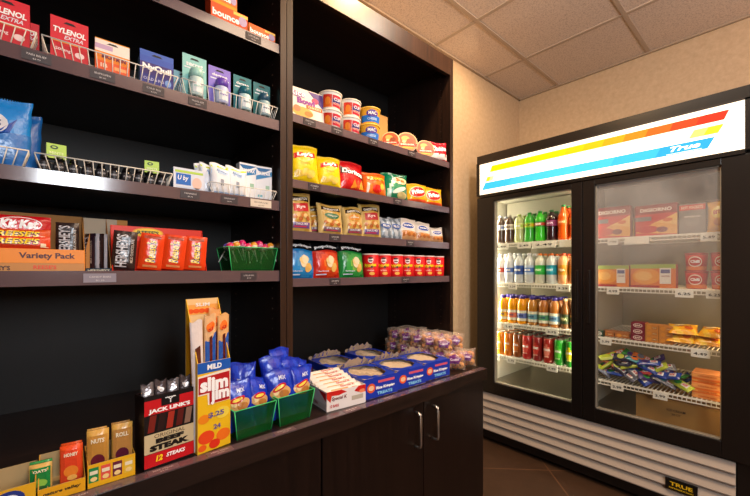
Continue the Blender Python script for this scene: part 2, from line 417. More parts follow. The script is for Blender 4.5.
# header sign
S = lambda a, b, l=0: (FX-.004-l, .785-a, b)      # a to the right as seen
g = G('backlit').box(FX-.004, FX+.028, .13, 1.44, 1.725, 1.937, '#fff3da')
def stripe(a0, a1, z0, z1, cs, sl=.030):
    n = len(cs)
    for k, c in enumerate(cs):
        u0, u1 = k/n, (k+1)/n; p = lambda u, top: (a0+(a1-a0)*u+(sl*.55 if top else 0), z1 if top else z0)
        g.poly(S, [p(u0, 0), p(u1, 0), p(u1, 1), p(u0, 1)], c, .001)
stripe(-.575, .590, 1.871, 1.911, ['#f0b400', '#f0b400', '#f0b400', '#f0b200', '#f0ac04', '#f0a208', '#f0960c', '#f08410', '#ec6c12', '#e65012', '#dc3410', '#d0240e'])
stripe(-.606, -.555, 1.812, 1.840, ['#e6e020', '#f4ec90'], .02); stripe(.42, .570, 1.818, 1.853, ['#fff6c0', '#fbee60', '#f4e420'], .035)
stripe(-.636, .535, 1.756, 1.803, ['#2f9fe6', '#3aa6ea', '#3aa6ea', '#36a2e8', '#2c98e2', '#1f86dc'], .045)
sg = fp(g, 'light_sign')
G('backlit').text(S, 'True', .455, 1.782, w=.11, h=.024, col='#ffffff', lift=.003, bold=.03, shear=.35).box(FX-.0065, FX-.006, .27, .40, 1.7595, 1.7615, '#ffffff').build('sign_lettering', sg)
fp(G('plastic').box(FX-.006, FX+.03, .09, .13, 1.72, 1.945, BK).box(FX-.006, FX+.03, 1.44, 1.465, 1.72, 1.945, BK).box(FX-.006, FX+.03, .09, 1.465, 1.937, 1.946, '#2a2320').box(FX-.006, FX+.03, .13, 1.44, 1.705, 1.7245, BK), 'sign_frame')
# doors
def fdoor(y0, y1, gy0, gy1, gm, hside):
    z0, z1, g0, g1 = .358, 1.703, .432, 1.672
    g = G('plastic')
    g.box(FX, FX+.05, y0, gy0, z0, z1, BK); g.box(FX, FX+.05, gy1, y1, z0, z1, BK)
    g.box(FX, FX+.05, gy0, gy1, z0, g0, BK); g.box(FX, FX+.05, gy0, gy1, g1, z1, BK)
    d = fp(g, 'door', bevel=.002)
    g = G('plastic'); t = .005; x = FX+.012
    g.box(x, x+.03, gy0, gy0+t, g0, g1, '#8d877c'); g.box(x, x+.03, gy1-t, gy1, g0, g1, '#8d877c')
    g.box(x, x+.03, gy0, gy1, g0, g0+t, '#8d877c'); g.box(x, x+.03, gy0, gy1, g1-t, g1, '#8d877c')
    g.build('glass_edge', d)
    G(gm).box(FX+.020, FX+.024, gy0+.003, gy1-.003, g0+.003, g1-.003).build('glass_pane', d)
    hy = gy0-.03 if hside < 0 else gy1+.03
    G('plastic').box(FX-.006, FX, hy-.008, hy+.008, .90, 1.20, '#14100f').build('handle', d, bevel=.004)
fdoor(.779, 1.463, .837, 1.335, 'door_glass', -1)
fdoor(.092, .775, .205, .715, 'hazy_door_glass', 1)
# louvred lower grille
g = G('paint'); gc = '#b5a79a'
n_ = 5
for k in range(n_):
    za = .345-k*.0516; zb = za-.0516
    g.quad([(FX+.004, 1.445, zb+.010), (FX+.004, .16, zb+.010), (FX+.022, .16, za), (FX+.022, 1.445, za)][::1], gc)
    g.quad([(FX+.004, 1.445, zb+.010), (FX+.004, .16, zb+.010), (FX+.006, .16, zb+.004), (FX+.006, 1.445, zb+.004)][::-1], gc)
    g.quad([(FX+.006, 1.445, zb+.004), (FX+.006, .16, zb+.004), (FX+.028, .16, zb), (FX+.028, 1.445, zb)][::-1], gc)
g.box(FX+.0225, FX+.0295, .16, 1.445, .087, .345, gc)
gr = fp(g, 'grille')
S2 = lambda a, b, l=0: (FX-l, .35-a, b)
G('plastic').box(FX-.001, FX+.012, .285, .405, .135, .185, '#0e0c0b').text(S2, 'TRUE', .005, .166, w=.085, h=.018, col='#e8c020', lift=.0015, bold=.03).text(S2, 'REFRIGERATION', .005, .146, w=.09, h=.007, col='#e8c020', lift=.0015, bold=.02).build('logo_plate', gr)
# lamps behind the door posts
def lamp(y, name='lamp_tube'):
    return fp(G('lamp').box(FX+.062, FX+.075, y-.006, y+.006, .46, 1.66, '#fff1cf'), name)
lamp(1.40); lamp(.80)
def fl(name, loc, target, sx, sy, p, c):
    o = area(name, loc, target, sx, sy, p, c); o.parent = fr; o.location = Vector(loc)-FO; return o
fl('lamp_light', (FX+.08, 1.385, 1.05), (FX+.45, 1.0, 1.05), .03, 1.2, 10.0, (1, .90, .66))
fl('lamp_light', (FX+.08, .815, 1.05), (FX+.45, 1.1, 1.05), .03, 1.2, 4.5, (1, .90, .66))
fl('lamp_light', (FX+.10, .155, .90), (FX+.45, .30, .85), .03, .90, 2.6, (1, .72, .40))
fl('lamp_light', (FX+.08, .745, 1.0), (FX+.45, .45, 1.0), .03, 1.1, .5, (1, .85, .62))
# shelves
def fshelf(y0, y1, z, tags):
    g = G('wire'); c = '#f2eee2'
    g.box(FX+.082, FX+.088, y0, y1, z-.010, z-.001, c); g.box(FX+.70, FX+.706, y0, y1, z-.010, z-.001, c)
    n = int((y1-y0)/.018)
    for k in range(n+1):
        y = y0+.003+(y1-y0-.006)*k/n; g.box(FX+.084, FX+.704, y-.0016, y+.0016, z-.004, z, c)
    g.box(FX+.083, FX+.087, y0, y1, z-.028, z-.023, c)
    for k in range(0, n+1, 1):
        y = y0+.003+(y1-y0-.006)*k/n; g.box(FX+.083, FX+.086, y-.0016, y+.0016, z-.025, z-.008, c)
    s = fp(g, 'shelf')
    for (y, w_, t) in tags:
        gg = G('print').box(FX+.077, FX+.081, y-w_/2, y+w_/2, z-.042, z-.004, '#f2f0e6')
        St = lambda a, b, l=0, yy=y: (FX+.077-l, yy-a, b)
        if t: gg.text(St, t, 0, z-.024, w=w_*.7, h=.013, col='#3a3a3a', lift=.001, bold=.02)
        gg.build('price_tag', s)
for z, tags in ((1.385, [(1.325, .11, '2.49'), (1.16, .09, '2.49'), (1.03, .15, '2.49'), (.90, .07, '')]), (1.112, [(1.24, .06, '2.29'), (.915, .08, '3.29')]),
                (.838, [(1.35, .06, ''), (1.265, .07, '3.49'), (.98, .075, '3.75')]), (.610, [(1.36, .05, ''), (1.25, .06, '2.75'), (.98, .065, '2.49')])):
    fshelf(.787, 1.418, z, tags)
for z, tags in ((1.380, [(.65, .05, '7.99'), (.54, .11, ''), (.255, .06, '5.49')]), (1.107, [(.65, .06, '4.99'), (.345, .07, '6.25'), (.235, .06, '6.25')]),
                (.822, [(.685, .055, '3.99'), (.285, .07, '4.49')]), (.580, [(.63, .06, '2.99'), (.44, .06, '2.99')])):
    fshelf(.137, .768, z, tags)
# ---------------------------------------------------------------- product builders (all face local -y, stand on z = 0)
rnd = random.Random(7)
def carton(name, w, d, h, deco, label, cat, loc, rz=0, col='#ffffff', side=None, top=None, group=None, tilt=0, mat='print', extra=None):
    g = G(mat).box(-w/2, w/2, 0, d, 0, h, col, side=side, top=top)
    deco(g, Sfront(0), w, h, d)
    if extra: extra(g, w, h, d)
    return tag(g.build(name, None, loc, (R(tilt), 0, R(rz)), bevel=0), label, cat, group)
def bag(name, w, h, d, paint, deco, label, cat, loc, rz=0, tilt=-6, group=None, mat='film', seed=0, na=14, nb=18, ry=0, crimp=True, parent=None, taper=.05, flat=False):
    r_ = random.Random(seed+11); p1, p2, p3 = r_.random()*6, r_.random()*6, r_.random()*6
    def gv(v):
        lo, hi = .05, .93
        if v <= lo or v >= hi: return 0
        t = (v-lo)/(hi-lo); return (max(0, math.sin(PI*t**.85)))**.5
    def sh(u, v, side):
        b = gv(v)*(1-abs(u)**2.6)**.65 if abs(u) < 1 else 0
        wr = (.05*math.sin(9*u+7*v+p1)+.045*math.sin(17*u-13*v+p2)+.04*math.sin(31*v+5*u+p3)*(1-gv(v)*.6))*(1 if gv(v) > 0 else .3)
        x = u*w/2*(1-taper*gv(v)+.012*math.sin(23*v+p2))
        return x, side*(d/2*b+d*.5*wr*(.25+b)*.5)-(-.0006 if side > 0 else .0006), v*h+.004*math.sin(3*u+p3)*v
    def S(a, b, l=0):
        x, y, z = sh(2*a/w, b/h, -1); return (x, y-l, z)
    g = G(mat)
    g.grid(lambda u, v: sh(2*u-1, v, -1), na, nb, paint, mat, True)
    g.grid(lambda u, v: sh(2*u-1, v, 1), na, nb, lambda u, v: paint(u, v) if callable(paint) else paint, mat, True, flip=True)
    n1 = (na+1)*(nb+1)
    for j in range(nb):                     # close the side edges
        for i in (0, na):
            a = j*(na+1)+i; q = (a, a+na+1, n1+a+na+1, n1+a); g.face(q if i == 0 else q[::-1], paint(.0 if i == 0 else 1., (j+.5)/nb) if callable(paint) else paint, mat, True)
    if crimp:
        for i in range(na*2):
            a0 = -w/2*.99+w*.99*i/(na*2)
            g.quad([(a0, -.0009, h*.955), (a0+w*.012, -.0009, h*.955), (a0+w*.012, -.0009, h*.995), (a0, -.0009, h*.995)], paint(.5, .99) if callable(paint) else paint)
    if deco: deco(g, S, w, h)
    o = g.build(name, parent, loc, (R(tilt), R(ry), R(rz)))
    if parent is None: tag(o, label, cat, group)
    return o
def bands(*z):                              # ((v_top, colour), ...) from the bottom up
    def f(u, v):
        for t, c in z:
            if v <= t: return c
        return z[-1][1]
    return f
def wirebasket(label, x0, x1, zt, z0, y=1.128, depth=.085):
    g = G('wire'); r_ = .0011; c = '#e8e6df'; f = .012
    o = empty('wire_basket', label, 'basket', ((x0+x1)/2, y, z0)); w = x1-x0; h = zt-z0
    g.tube([(-w/2, 0, h), (w/2, 0, h), (w/2, depth, h), (-w/2, depth, h)], .0016, 5, c, closed=True)
    g.tube([(-w/2+f, .006, .003), (w/2-f, .006, .003), (w/2-f, depth-.006, .003), (-w/2+f, depth-.006, .003)], .0014, 5, c, closed=True)
    g.build('rim', o)
    g = G('wire')
    n = max(3, int(w/.0165))
    for k in range(n+1):
        a = -w/2+w*k/n; b_ = a*(w/2-f)/(w/2)
        g.tube([(a, 0, h), (b_, .006, .003), (b_, depth-.006, .003), (a, depth, h)], r_, 4, c)
    for k in range(1, 5):
        yy = depth*k/5
        for s_ in (-1, 1): g.tube([(s_*w/2, yy, h), (s_*(w/2-f), yy, .003)], r_, 4, c)
    g.build('wire_mesh', o)
    return o

def bag_goods(): pass

# ---------------------------------------------------------------- left bookcase, top shelf
ZL0, ZL1, ZL2, ZL3 = 1.9465, 1.6925, 1.4245, 1.1925
def bounce(g, S, w, h, d):
    g.rect(S, -w/2, w/2, 0, h*.25, '#e8a020', .0003)
    g.text(S, 'bounce', -w*.1, h*.55, w=w*.72, h=h*.34, col='#ffffff', lift=.0008, bold=.04)
    g.ell(S, w*.36, h*.62, w*.12, h*.24, '#b9a6c8', .0005); g.rect(S, w*.1, w*.5, h*.82, h*.97, '#f5d060', .0004)
carton('dryer_sheet_box', .112, .05, .062, bounce, 'larger orange dryer sheet box on the top shelf of the left bookcase', 'box', (.408, 1.145, ZL0), col='#e8551c', side='#d2481a')
carton('dryer_sheet_box', .09, .05, .045, bounce, 'smaller orange dryer sheet box at the right end of the top shelf', 'box', (.512, 1.142, ZL0), col='#e8641c', side='#f0d040')
carton('dryer_sheet_box', .08, .05, .05, bounce, 'orange dryer sheet box lying on the larger dryer sheet box', 'box', (.392, 1.15, ZL0+.0622), col='#ea7a2c', side='#d2481a')
# medicine shelf
wirebasket('white wire basket cut by the left edge, under red pain relief boxes', -.32, -.030, ZL1+.045, ZL1)
wirebasket('white wire basket around the pain relief and cold medicine boxes', -.022, .259, ZL1+.045, ZL1)
wirebasket('white wire basket around the carded travel toiletries', .269, .559, ZL1+.047, ZL1)
def hangbox(name, w, h, d, col, side, deco, label, cat, x, y=1.142, z=ZL1+.005, rz=0):
    g = G('print').box(-w/2, w/2, 0, d, 0, h*.84, col, side=side)
    g.quad([(-w/2, 0, h*.84), (w/2, 0, h*.84), (w/2, 0, h*.97), (-w/2, 0, h*.97)], col)
    g.box(-w/2, w/2, .0005, .0025, h*.84, h, col)
    S = Sfront(0)
    g.poly(S, [(-w*.17, h*.875), (w*.17, h*.875), (w*.09, h*.925), (-w*.09, h*.925)], '#0c0a0c', .0006)
    deco(g, S, w, h, d)
    return tag(g.build(name, None, (x, y, z), (0, 0, R(rz))), label, cat)
def tyl(g, S, w, h, d):
    g.rect(S, -w/2, w/2, 0, h*.36, '#c91524', .0004); g.text(S, 'TYLENOL', 0, h*.70, w=w*.86, h=h*.13, col='#ffffff', bold=.04, shear=.15)
    g.text(S, 'EXTRA', w*.1, h*.56, w=w*.5, h=h*.09, col='#e8e4f0', shear=.3); g.rect(S, -w*.46, w*.3, h*.42, h*.455, '#f0a030', .0006)
    g.text(S, '500mg', -w*.18, h*.25, w=w*.4, h=h*.09, col='#f8e0e0'); g.ell(S, w*.26, h*.22, w*.13, h*.07, '#f4d8d8', .0007)
hangbox('medicine_box', .072, .104, .03, '#d81e30', '#a81522', tyl, 'red pain relief box at the left edge of the medicine shelf', 'box', -.078)
hangbox('medicine_box', .05, .085, .03, '#c81e30', '#a81522', tyl, 'red pain relief box mostly hidden behind the leftmost box', 'box', -.052, 1.18)
hangbox('medicine_box', .070, .102, .035, '#d81e30', '#a81522', tyl, 'red pain relief box standing inside the second wire basket', 'box', .028)
def motrin(g, S, w, h, d):
    g.rect(S, -w/2, w/2, h*.62, h*.97, '#f4e8dc', .0002); g.rect(S, -w/2, w*.0, h*.70, h*.84, '#c9a8c8', .0003); g.rect(S, -w/2, w/2, h*.35, h*.62, '#f08a18', .0004)
    g.rect(S, -w/2, w/2, 0, h*.35, '#e85a20', .0004); g.text(S, 'MOTRIN', w*.04, h*.5, w=w*.7, h=h*.13, col='#7a2050', bold=.04)
    g.text(S, 'IB', -w*.25, h*.22, w=w*.2, h=h*.12, col='#f8d8c0'); g.rect(S, w*.05, w*.4, h*.16, h*.26, '#f6b070', .0006)
hangbox('medicine_box', .072, .084, .03, '#ee9a28', '#e8b030', motrin, 'orange and white painkiller box between red box and blue box', 'box', .112)
def nyq(g, S, w, h, d):
    g.rect(S, -w/2, w/2, h*.66, h*.84, '#3556b8', .0003); g.rect(S, -w/2, w/2, h*.32, h*.66, '#3a2a78', .0004)
    g.text(S, 'NyQuil', 0, h*.52, w=w*.86, h=h*.22, col='#ffffff', bold=.05); g.rect(S, -w/2, w/2, 0, h*.32, '#2a2f86', .0004)
    g.text(S, 'COLD & FLU', -w*.1, h*.2, w=w*.6, h=h*.08, col='#c8c8f0'); g.ell(S, w*.33, h*.2, w*.1, h*.1, '#7aa0e0', .0008)
hangbox('medicine_box', .08, .094, .035, '#3a62c0', '#4878cc', nyq, 'dark blue and purple cold medicine box in the second wire basket', 'box', .211)
# carded toiletries
def card_pack(w, h, ccol, bcol, capc, deco, label, x, y=1.142, z=ZL1+.005, rz=0):
    o = empty('travel_deodorant', label, 'toiletries', (x, y, z), (0, 0, R(rz)))
    g = G('print').box(-w/2, w/2, .022, .0235, 0, h, ccol); S = Sfront(.022)
    g.poly(S, [(-w*.2, h*.9), (w*.2, h*.9), (w*.12, h*.94), (-w*.12, h*.94)], '#0c1012', .0005)
    g.text(S, deco, 0, h*.80, w=w*.7, h=h*.09, col='#f4f6fa', bold=.03); g.rect(S, -w*.42, w*.42, h*.70, h*.73, '#dfe8f0', .0006)
    g.build('backing_card', o)
    g = G('plastic')
    pr = [(.016, .008), (.019, .012), (.0195, h*.42), (.018, h*.46)]
    g.lathe([(a, z_) for a, z_ in pr], 16, bcol, 'plastic', 0, .004)
    Sc = Scyl(.0195, 0, .004); g.rect(Sc, -.014, .014, h*.12, h*.34, '#e6eef2', .0006, 3); g.text(Sc, deco, 0, h*.25, w=.022, h=.006, col=capc, lift=.0012)
    g.build('stick_body', o)
    G('plastic').lathe([(.0185, h*.46), (.0185, h*.60), (.015, h*.66), (.007, h*.685), (.002, h*.69)], 16, capc, 'plastic', 0, .004).build('cap', o)
    return o
card_pack(.066, .135, '#8fd0cc', '#cfe8e4', '#a8dcd0', 'secret', 'pale aqua carded deodorant, leftmost in the third wire basket', .312)
card_pack(.066, .126, '#8a78d8', '#c8d0f0', '#6a48b8', 'degree', 'purple carded deodorant between pale aqua and teal cards', .384)
card_pack(.058, .124, '#1f7a84', '#bfe0e4', '#1e6a78', 'degree', 'teal carded deodorant just right of the purple card', .455)
card_pack(.058, .122, '#2a7a80', '#9ab8c0', '#27506a', 'degree', 'teal carded deodorant at the right end of the wire basket', .520)
card_pack(.05, .10, '#a6d8e2', '#cfe8f0', '#8cc8dc', 'soft', 'small light blue carded deodorant behind the pale aqua card', .292, 1.19)
# ---------------------------------------------------------------- left bookcase, second shelf
wirebasket('white wire basket at the left edge below the blue snack bag', -.30, -.043, ZL2+.043, ZL2)
wirebasket('long white wire basket filled with small dark bottles', -.034, .246, ZL2+.041, ZL2)
wirebasket('white wire basket stuffed with pads and tampon packs', .345, .555, ZL2+.036, ZL2)
def blue_d(g, S, w, h):
    g.ell(S, -w*.12, h*.62, w*.3, h*.17, '#d8dce8', .001, 4); g.poly(S, [(-w*.4, h*.3), (w*.2, h*.5), (w*.3, h*.72), (-w*.1, h*.36)], '#0b4aa8', .0012, None, 3)
    g.text(S, 'WIPES', -w*.12, h*.62, w=w*.4, h=h*.1, col='#3a4a7a', lift=.002)
bag('wipes_pack', .12, .162, .03, lambda u, v: '#1f8ae0' if v > .5 else '#2f78c8', blue_d, 'glossy blue wipes pack cut by the left edge of photo', 'wipes', (-.098, 1.165, ZL2+.004), tilt=-5, seed=3)
bag('wipes_pack', .10, .145, .03, '#1a64b0', None, 'darker blue wipes pack behind the glossy blue one', 'wipes', (-.072, 1.205, ZL2+.004), tilt=-5, seed=4)
def shotbottle(label, x, y, cap, capc='#0d0c10', h=.038):
    o = empty('small_bottle', label, 'bottle', (x, y, ZL2+.0045), group='dark bottles in the long wire basket')
    G('drink').lathe([(.010, 0), (.0115, .002), (.0115, h*.62), (.0085, h*.74), (.006, h*.8)], 12, '#15121a').build('bottle_body', o)
    g = G('print'); Sc = Scyl(.0116); g.grid(lambda u, v: Sc(-.022+.044*u, .006+v*h*.45, .0002), 10, 1, '#2a2a30'); g.text(Sc, 'ENERGY', 0, h*.38, w=.016, h=.004, col='#c8c8d0', lift=.0008); g.build('bottle_label', o)
    G('plastic').lathe([(.0075, h*.8), (.0078, h), (.006, h*1.02)], 12, capc).build('cap', o)
    return o
k = 0
sb = shotbottle('small dark bottle with black cap in the long wire basket', -.018, 1.152, 0)
for i in range(10):
    for j in range(2):
        if (i, j) == (0, 0): continue
        dup(sb, (-.018+i*.0268, 1.152+j*.027, ZL2+.0045))
def limebox(label, x, y, s, rz):
    g = G('print').box(-s/2, s/2, 0, s*.6, 0, s*.95, '#b6dc50', side='#a4cc44', top='#cfe880'); S = Sfront(0)
    g.ell(S, -s*.12, s*.72, s*.2, s*.12, '#1a3a10', .0006); g.text(S, 'MINTS', s*.0, s*.35, w=s*.7, h=s*.16, col='#e8f6b0', lift=.0008); g.ell(S, -s*.12, s*.72, s*.11, s*.05, '#b6dc50', .001)
    tag(g.build('mint_box', None, (x, y, ZL2+.040), (0, 0, R(rz))), label, 'box')
limebox('lime green mint box at the left end, resting on dark bottles', .004, 1.150, .036, 4)
limebox('lime green mint box at the right end, resting on dark bottles', .200, 1.150, .034, -6)
def sew(g, S, w, h, d):
    g.rect(S, -w*.45, w*.45, h*.80, h*.90, '#b8dc50', .0004); g.rect(S, -w*.42, w*.05, h*.28, h*.76, '#1a6ac8', .0005); g.text(S, 'U by', -w*.2, h*.55, w=w*.34, h=h*.26, col='#ffffff', lift=.001, shear=.2)
    g.ell(S, w*.25, h*.4, w*.16, h*.26, '#f0c8b8', .0005); g.rect(S, -w*.42, w*.4, h*.08, h*.2, '#c8d4ea', .0005)
carton('feminine_pad_box', .082, .04, .066, sew, 'small blue and white box between the two wire baskets', 'box', (.292, 1.142, ZL2), col='#dfe6f4', side='#5a80c8')
# white packs
def padp(g, S, w, h):
    g.rect(S, -w*.46, w*.46, h*.86, h*.93, '#c4dc30', .0006, 3); g.rect(S, -w*.46, w*.46, h*.66, h*.84, '#b4d0ee', .0006, 3)
    g.text(S, 'Always', 0, h*.75, w=w*.5, h=h*.1, col='#6a8ac8', lift=.0014); g.rect(S, -w*.08, w*.06, h*.3, h*.5, '#8c98a8', .0009, 2); g.rect(S, -w*.4, w*.4, h*.06, h*.1, '#a8c0e0', .0008, 2)
GP = 'pad packs standing in the wire basket'
for (x, y, l) in ((.352, 1.19, 'white pad pack with lime top, rear left in the wire basket'), (.362, 1.17, 'white pad pack with lime top, second from the left rear'), (.385, 1.150, 'white pad pack with lime top at the front left of basket'), (.432, 1.150, 'white pad pack with lime top at front, right of the first')):
    bag('pad_pack', .068, .095, .022, '#eef1f7', padp, l, 'pad pack', (x, y, ZL2+.004), tilt=-4, seed=int(x*1000), group=GP, crimp=False)
def tampx(g, S, w, h, d):
    g.poly(S, [(-w/2, h*.95), (-w*.2, h*.78), (w/2, h*.95)], '#1a6aa8', .0004); g.text(S, 'TAMPAX', 0, h*.80, w=w*.8, h=h*.1, col='#ffffff', lift=.0009, bold=.04)
    g.poly(S, [(-w/2, h*.6), (w/2, h*.74), (w/2, h*.88), (-w/2, h*.72)], '#2a86c4', .0005); g.rect(S, w*.1, w*.34, h*.32, h*.46, '#a0c8b0', .0005); g.rect(S, -w*.4, -w*.1, h*.12, h*.18, '#7ac0d0', .0005)
carton('tampon_box', .056, .03, .118, tampx, 'tall white and blue tampon box, left of the two', 'box', (.474, 1.165, ZL2+.004), col='#f2f5fa', side='#d8e6f4', top='#2a86c4')
carton('tampon_box', .052, .03, .116, tampx, 'tall white and blue tampon box beside the bookcase divider', 'box', (.526, 1.160, ZL2+.004), rz=-8, col='#eef2f8', side='#d8e6f4', top='#1a6aa8')
# ---------------------------------------------------------------- left bookcase, candy shelf
def opencarton(g, w, d, hf, hb, t=.0015, col='#c08a4a', inner='#a87a48', front=None):
    f0 = front or col
    g.box(-w/2, w/2, 0, t, 0, hf, inner, front=f0); g.box(-w/2, w/2, d-t, d, 0, hb, inner)
    for s_ in (-1, 1):
        x0, x1 = (-w/2, -w/2+t) if s_ < 0 else (w/2-t, w/2)
        n = len(g.v)
        for x in (x0, x1): g.v += [(x, t, 0), (x, d-t, 0), (x, d-t, hb), (x, t, hf)]
        g.face((n, n+3, n+2, n+1), col); g.face((n+4, n+5, n+6, n+7), col)
        g.face((n+3, n+7, n+6, n+2), col); g.face((n, n+1, n+5, n+4), col)
    g.box(-w/2+t, w/2-t, t, d-t, 0, t, inner)
g = G('card'); opencarton(g, .205, .12, .056, .150, col='#c68a48', front='#f08c1e'); S = Sfront(0)
g.rect(S, -.1015, .1015, .024, .0555, '#f39018', .0004, 1, 'print'); g.text(S, 'Variety Pack', .035, .039, w=.098, h=.017, col='#4a1a20', lift=.0009, bold=.03, mat='print')
g.rect(S, -.1015, .1015, .001, .0235, '#c8883c', .0004, 1, 'print'); g.text(S, "HERSHEY'S", -.055, .012, w=.055, h=.010, col='#3a1a18', lift=.0009, bold=.03, mat='print'); g.text(S, "REESE'S", .03, .014, w=.04, h=.009, col='#e84a18', lift=.0009, bold=.03, mat='print')
tag(g.build('display_carton', None, (-.046, 1.142, ZL3)), 'open orange cardboard variety pack carton of candy bars at left', 'carton')
def bar(name, w, h, d, col, deco, label, loc, rx=0, ry=0, rz=0, group=None, mat='film', cat='candy bar'):
    """wrapped bar: flat pillow with crimped fins at its ends (long axis = local x)"""
    g = G(mat); n_ = 12; m_ = 6
    def sh(u, v, s_):
        e = 0 if abs(u) > .93 else (1-(abs(u)/.93)**6)**.5
        return (u*w/2, s_*(.0008+d/2*e*(1-abs(2*v-1)**4)**.5), v*h)
    g.grid(lambda u, v: sh(2*u-1, v, -1), n_, m_, col); g.grid(lambda u, v: sh(2*u-1, v, 1), n_, m_, col, flip=True)
    for v_ in (0, 1):
        pass
    def S(a, b, l=0):
        x, y, z = sh(2*a/w, b/h, -1); return (x, y-l, z)
    deco(g, S, w, h)
    return tag(g.build(name, None, loc, (R(rx), R(ry), R(rz))), label, cat, group)
def kit(g, S, w, h):
    g.ell(S, 0, h*.5, w*.36, h*.4, '#ffffff', .0006, 2); g.ell(S, 0, h*.5, w*.345, h*.36, '#d0101c', .0009, 2)
    g.text(S, 'Kit Kat', 0, h*.5, w=w*.6, h=h*.5, col='#ffffff', lift=.0016, bold=.06, shear=.2)
def ree(g, S, w, h):
    g.text(S, "REESE'S", 0, h*.52, w=w*.66, h=h*.46, col='#3a1508', lift=.001, bold=.08, shear=.2); g.text(S, "REESE'S", -w*.006, h*.54, w=w*.66, h=h*.44, col='#ffd800', lift=.0016, bold=.03, shear=.2)
    g.rect(S, w*.34, w*.47, h*.1, h*.4, '#f4e0c0', .0008, 2)
def her(g, S, w, h):
    g.text(S, "HERSHEY'S", .0, h*.62, w=w*.82, h=h*.5, col='#cfcdd2', lift=.001, bold=.02); g.text(S, 'MILK CHOCOLATE', 0, h*.18, w=w*.6, h=h*.12, col='#c8b8a8', lift=.001)
GK = 'candy bars in the variety pack carton'
ZB = ZL3+.002
for k_, (z, t) in enumerate(((.0, 'lowest'), (.026, 'second'),)):
    bar('candy_bar', .106, .030, .014, '#e0401a', ree, 'orange peanut butter cup bar %s in the variety pack carton' % t, (-.060, 1.152+k_*.001, ZB+.028+z), rx=-8, group=GK)
bar('candy_bar', .106, .030, .014, '#e0501a', ree, 'orange peanut butter cup bar third, right under the red bars', (-.060, 1.160, ZB+.071), rx=-8, group=GK)
bar('candy_bar', .108, .042, .014, '#cc1020', kit, 'red wafer bar on top in the variety pack carton', (-.060, 1.166, ZB+.089), rx=-8, group=GK)
bar('candy_bar', .106, .036, .014, '#b80e1c', kit, 'red wafer bar behind the top red wafer bar', (-.064, 1.186, ZB+.086), rx=-8, group=GK)
bar('candy_bar', .085, .044, .012, '#241416', her, 'brown chocolate bar standing on end in the variety pack carton', (.046, 1.158, ZB+.078), rx=-6, ry=-90, group=GK)
bar('candy_bar', .085, .044, .012, '#241416', her, 'brown chocolate bar behind the upright brown bar in variety carton', (.046, 1.178, ZB+.078), rx=-6, ry=-90, group=GK)
# second carton with chocolate bars
g = G('card'); opencarton(g, .052, .125, .012, .150, col='#b07c48', inner='#c8b8a0', front='#2a3a4a'); S = Sfront(0)
g.poly(S, [(-.0255, .0121), (-.018, .0121), (-.018, .10), (-.0255, .06)], '#b07c48', .0004)
g.box(.026, .075, .122, .125, .01, .150, '#c8b8a0'); g.box(.050, .075, .1215, .1225, .05, .150, '#c89050')
g.text(S, "HERSHEY'S", 0, .006, w=.044, h=.007, col='#d8d4c0', lift=.0009)
tag(g.build('display_carton', None, (.084, 1.146, ZL3)), 'brown cardboard carton of chocolate bars between two orange ones', 'carton')
for i in range(4):
    bar('candy_bar', .095, .040, .010, ['#2a1a28', '#d0ccd4', '#261418', '#cfcad0'][i], [her, lambda g, S, w, h: g.text(S, 'COOKIES', 0, h*.5, w=w*.7, h=h*.4, col='#23407a', lift=.001), her, her][i],
        ['dark chocolate bar, leftmost upright in the brown carton', 'white cookies and cream bar upright in the brown carton', 'brown chocolate bar upright right of the white one', 'silver wrapped chocolate bar upright behind the large brown bar'][i],
        (.078+i*.0085, 1.160+(.01 if i == 3 else 0), ZL3+.053), rx=0, ry=-90, rz=[-62, -62, -62, -62][i], group='bars in the brown carton')
bar('candy_bar', .104, .052, .012, '#2c1a1a', her, 'large brown chocolate bar leaning at the left of orange packs', (.164, 1.150, ZL3+.056), rx=-7, ry=-86, group='bars in the brown carton')
# orange display carton
g = G('card'); w_, d_ = .229, .05
opencarton(g, w_, d_, .004, .128, col='#e0301a', inner='#e2331a', front='#7a1a14'); S = Sfront(d_-.0016)
g.rect(S, -w_/2+.002, w_/2-.002, .088, .1275, '#e83418', .0004, 1, 'print'); g.ell(S, -.028, .112, .038, .014, '#f0a020', .0007, 1, 0, 'print'); g.ell(S, -.028, .112, .034, .0115, '#ffd820', .001, 1, 0, 'print')
g.text(S, "REESE'S", -.028, .112, w=.052, h=.011, col='#2a4a18', lift=.0015, bold=.04, mat='print')
tag(g.build('display_carton', None, (.2265, 1.146, ZL3)), 'red and orange carton holding upright peanut butter cup packs', 'carton')
def reeV(g, S, w, h):
    g.text(S, "Reese's", 0, h*.5, w=w*.62, h=h*.42, col='#4a1c08', lift=.001, bold=.08, shear=.15); g.text(S, "Reese's", -w*.004, h*.53, w=w*.62, h=h*.40, col='#ffd400', lift=.0017, bold=.02, shear=.15)
    g.rect(S, w*.36, w*.44, h*.15, h*.85, '#a83a10', .0008, 2); g.rect(S, -w*.44, -w*.38, h*.2, h*.8, '#f8a060', .0008, 2)
GR = 'peanut butter cup packs in the orange carton'
for x, y, t in ((.205, 1.150, 'leftmost, beside the brown bar'), (.262, 1.152, 'in the middle'), (.318, 1.150, 'rightmost')):
    bar('candy_pack', .098, .056, .014, '#ec4414', reeV, 'orange peanut butter cup pack %s of the orange carton' % t, (x+.022, y, ZL3+.055), rx=-8, ry=-84 if x < .3 else -86, group=GR, cat='candy pack')
for x, y, t in ((.258, 1.172, 'second row, behind the middle pack'), (.312, 1.172, 'second row, behind the rightmost pack')):
    bar('candy_pack', .098, .050, .014, '#d83a12', reeV, 'orange peanut butter cup pack in the %s' % t, (x+.022, y, ZL3+.056), rx=-6, ry=-88, group=GR, cat='candy pack')

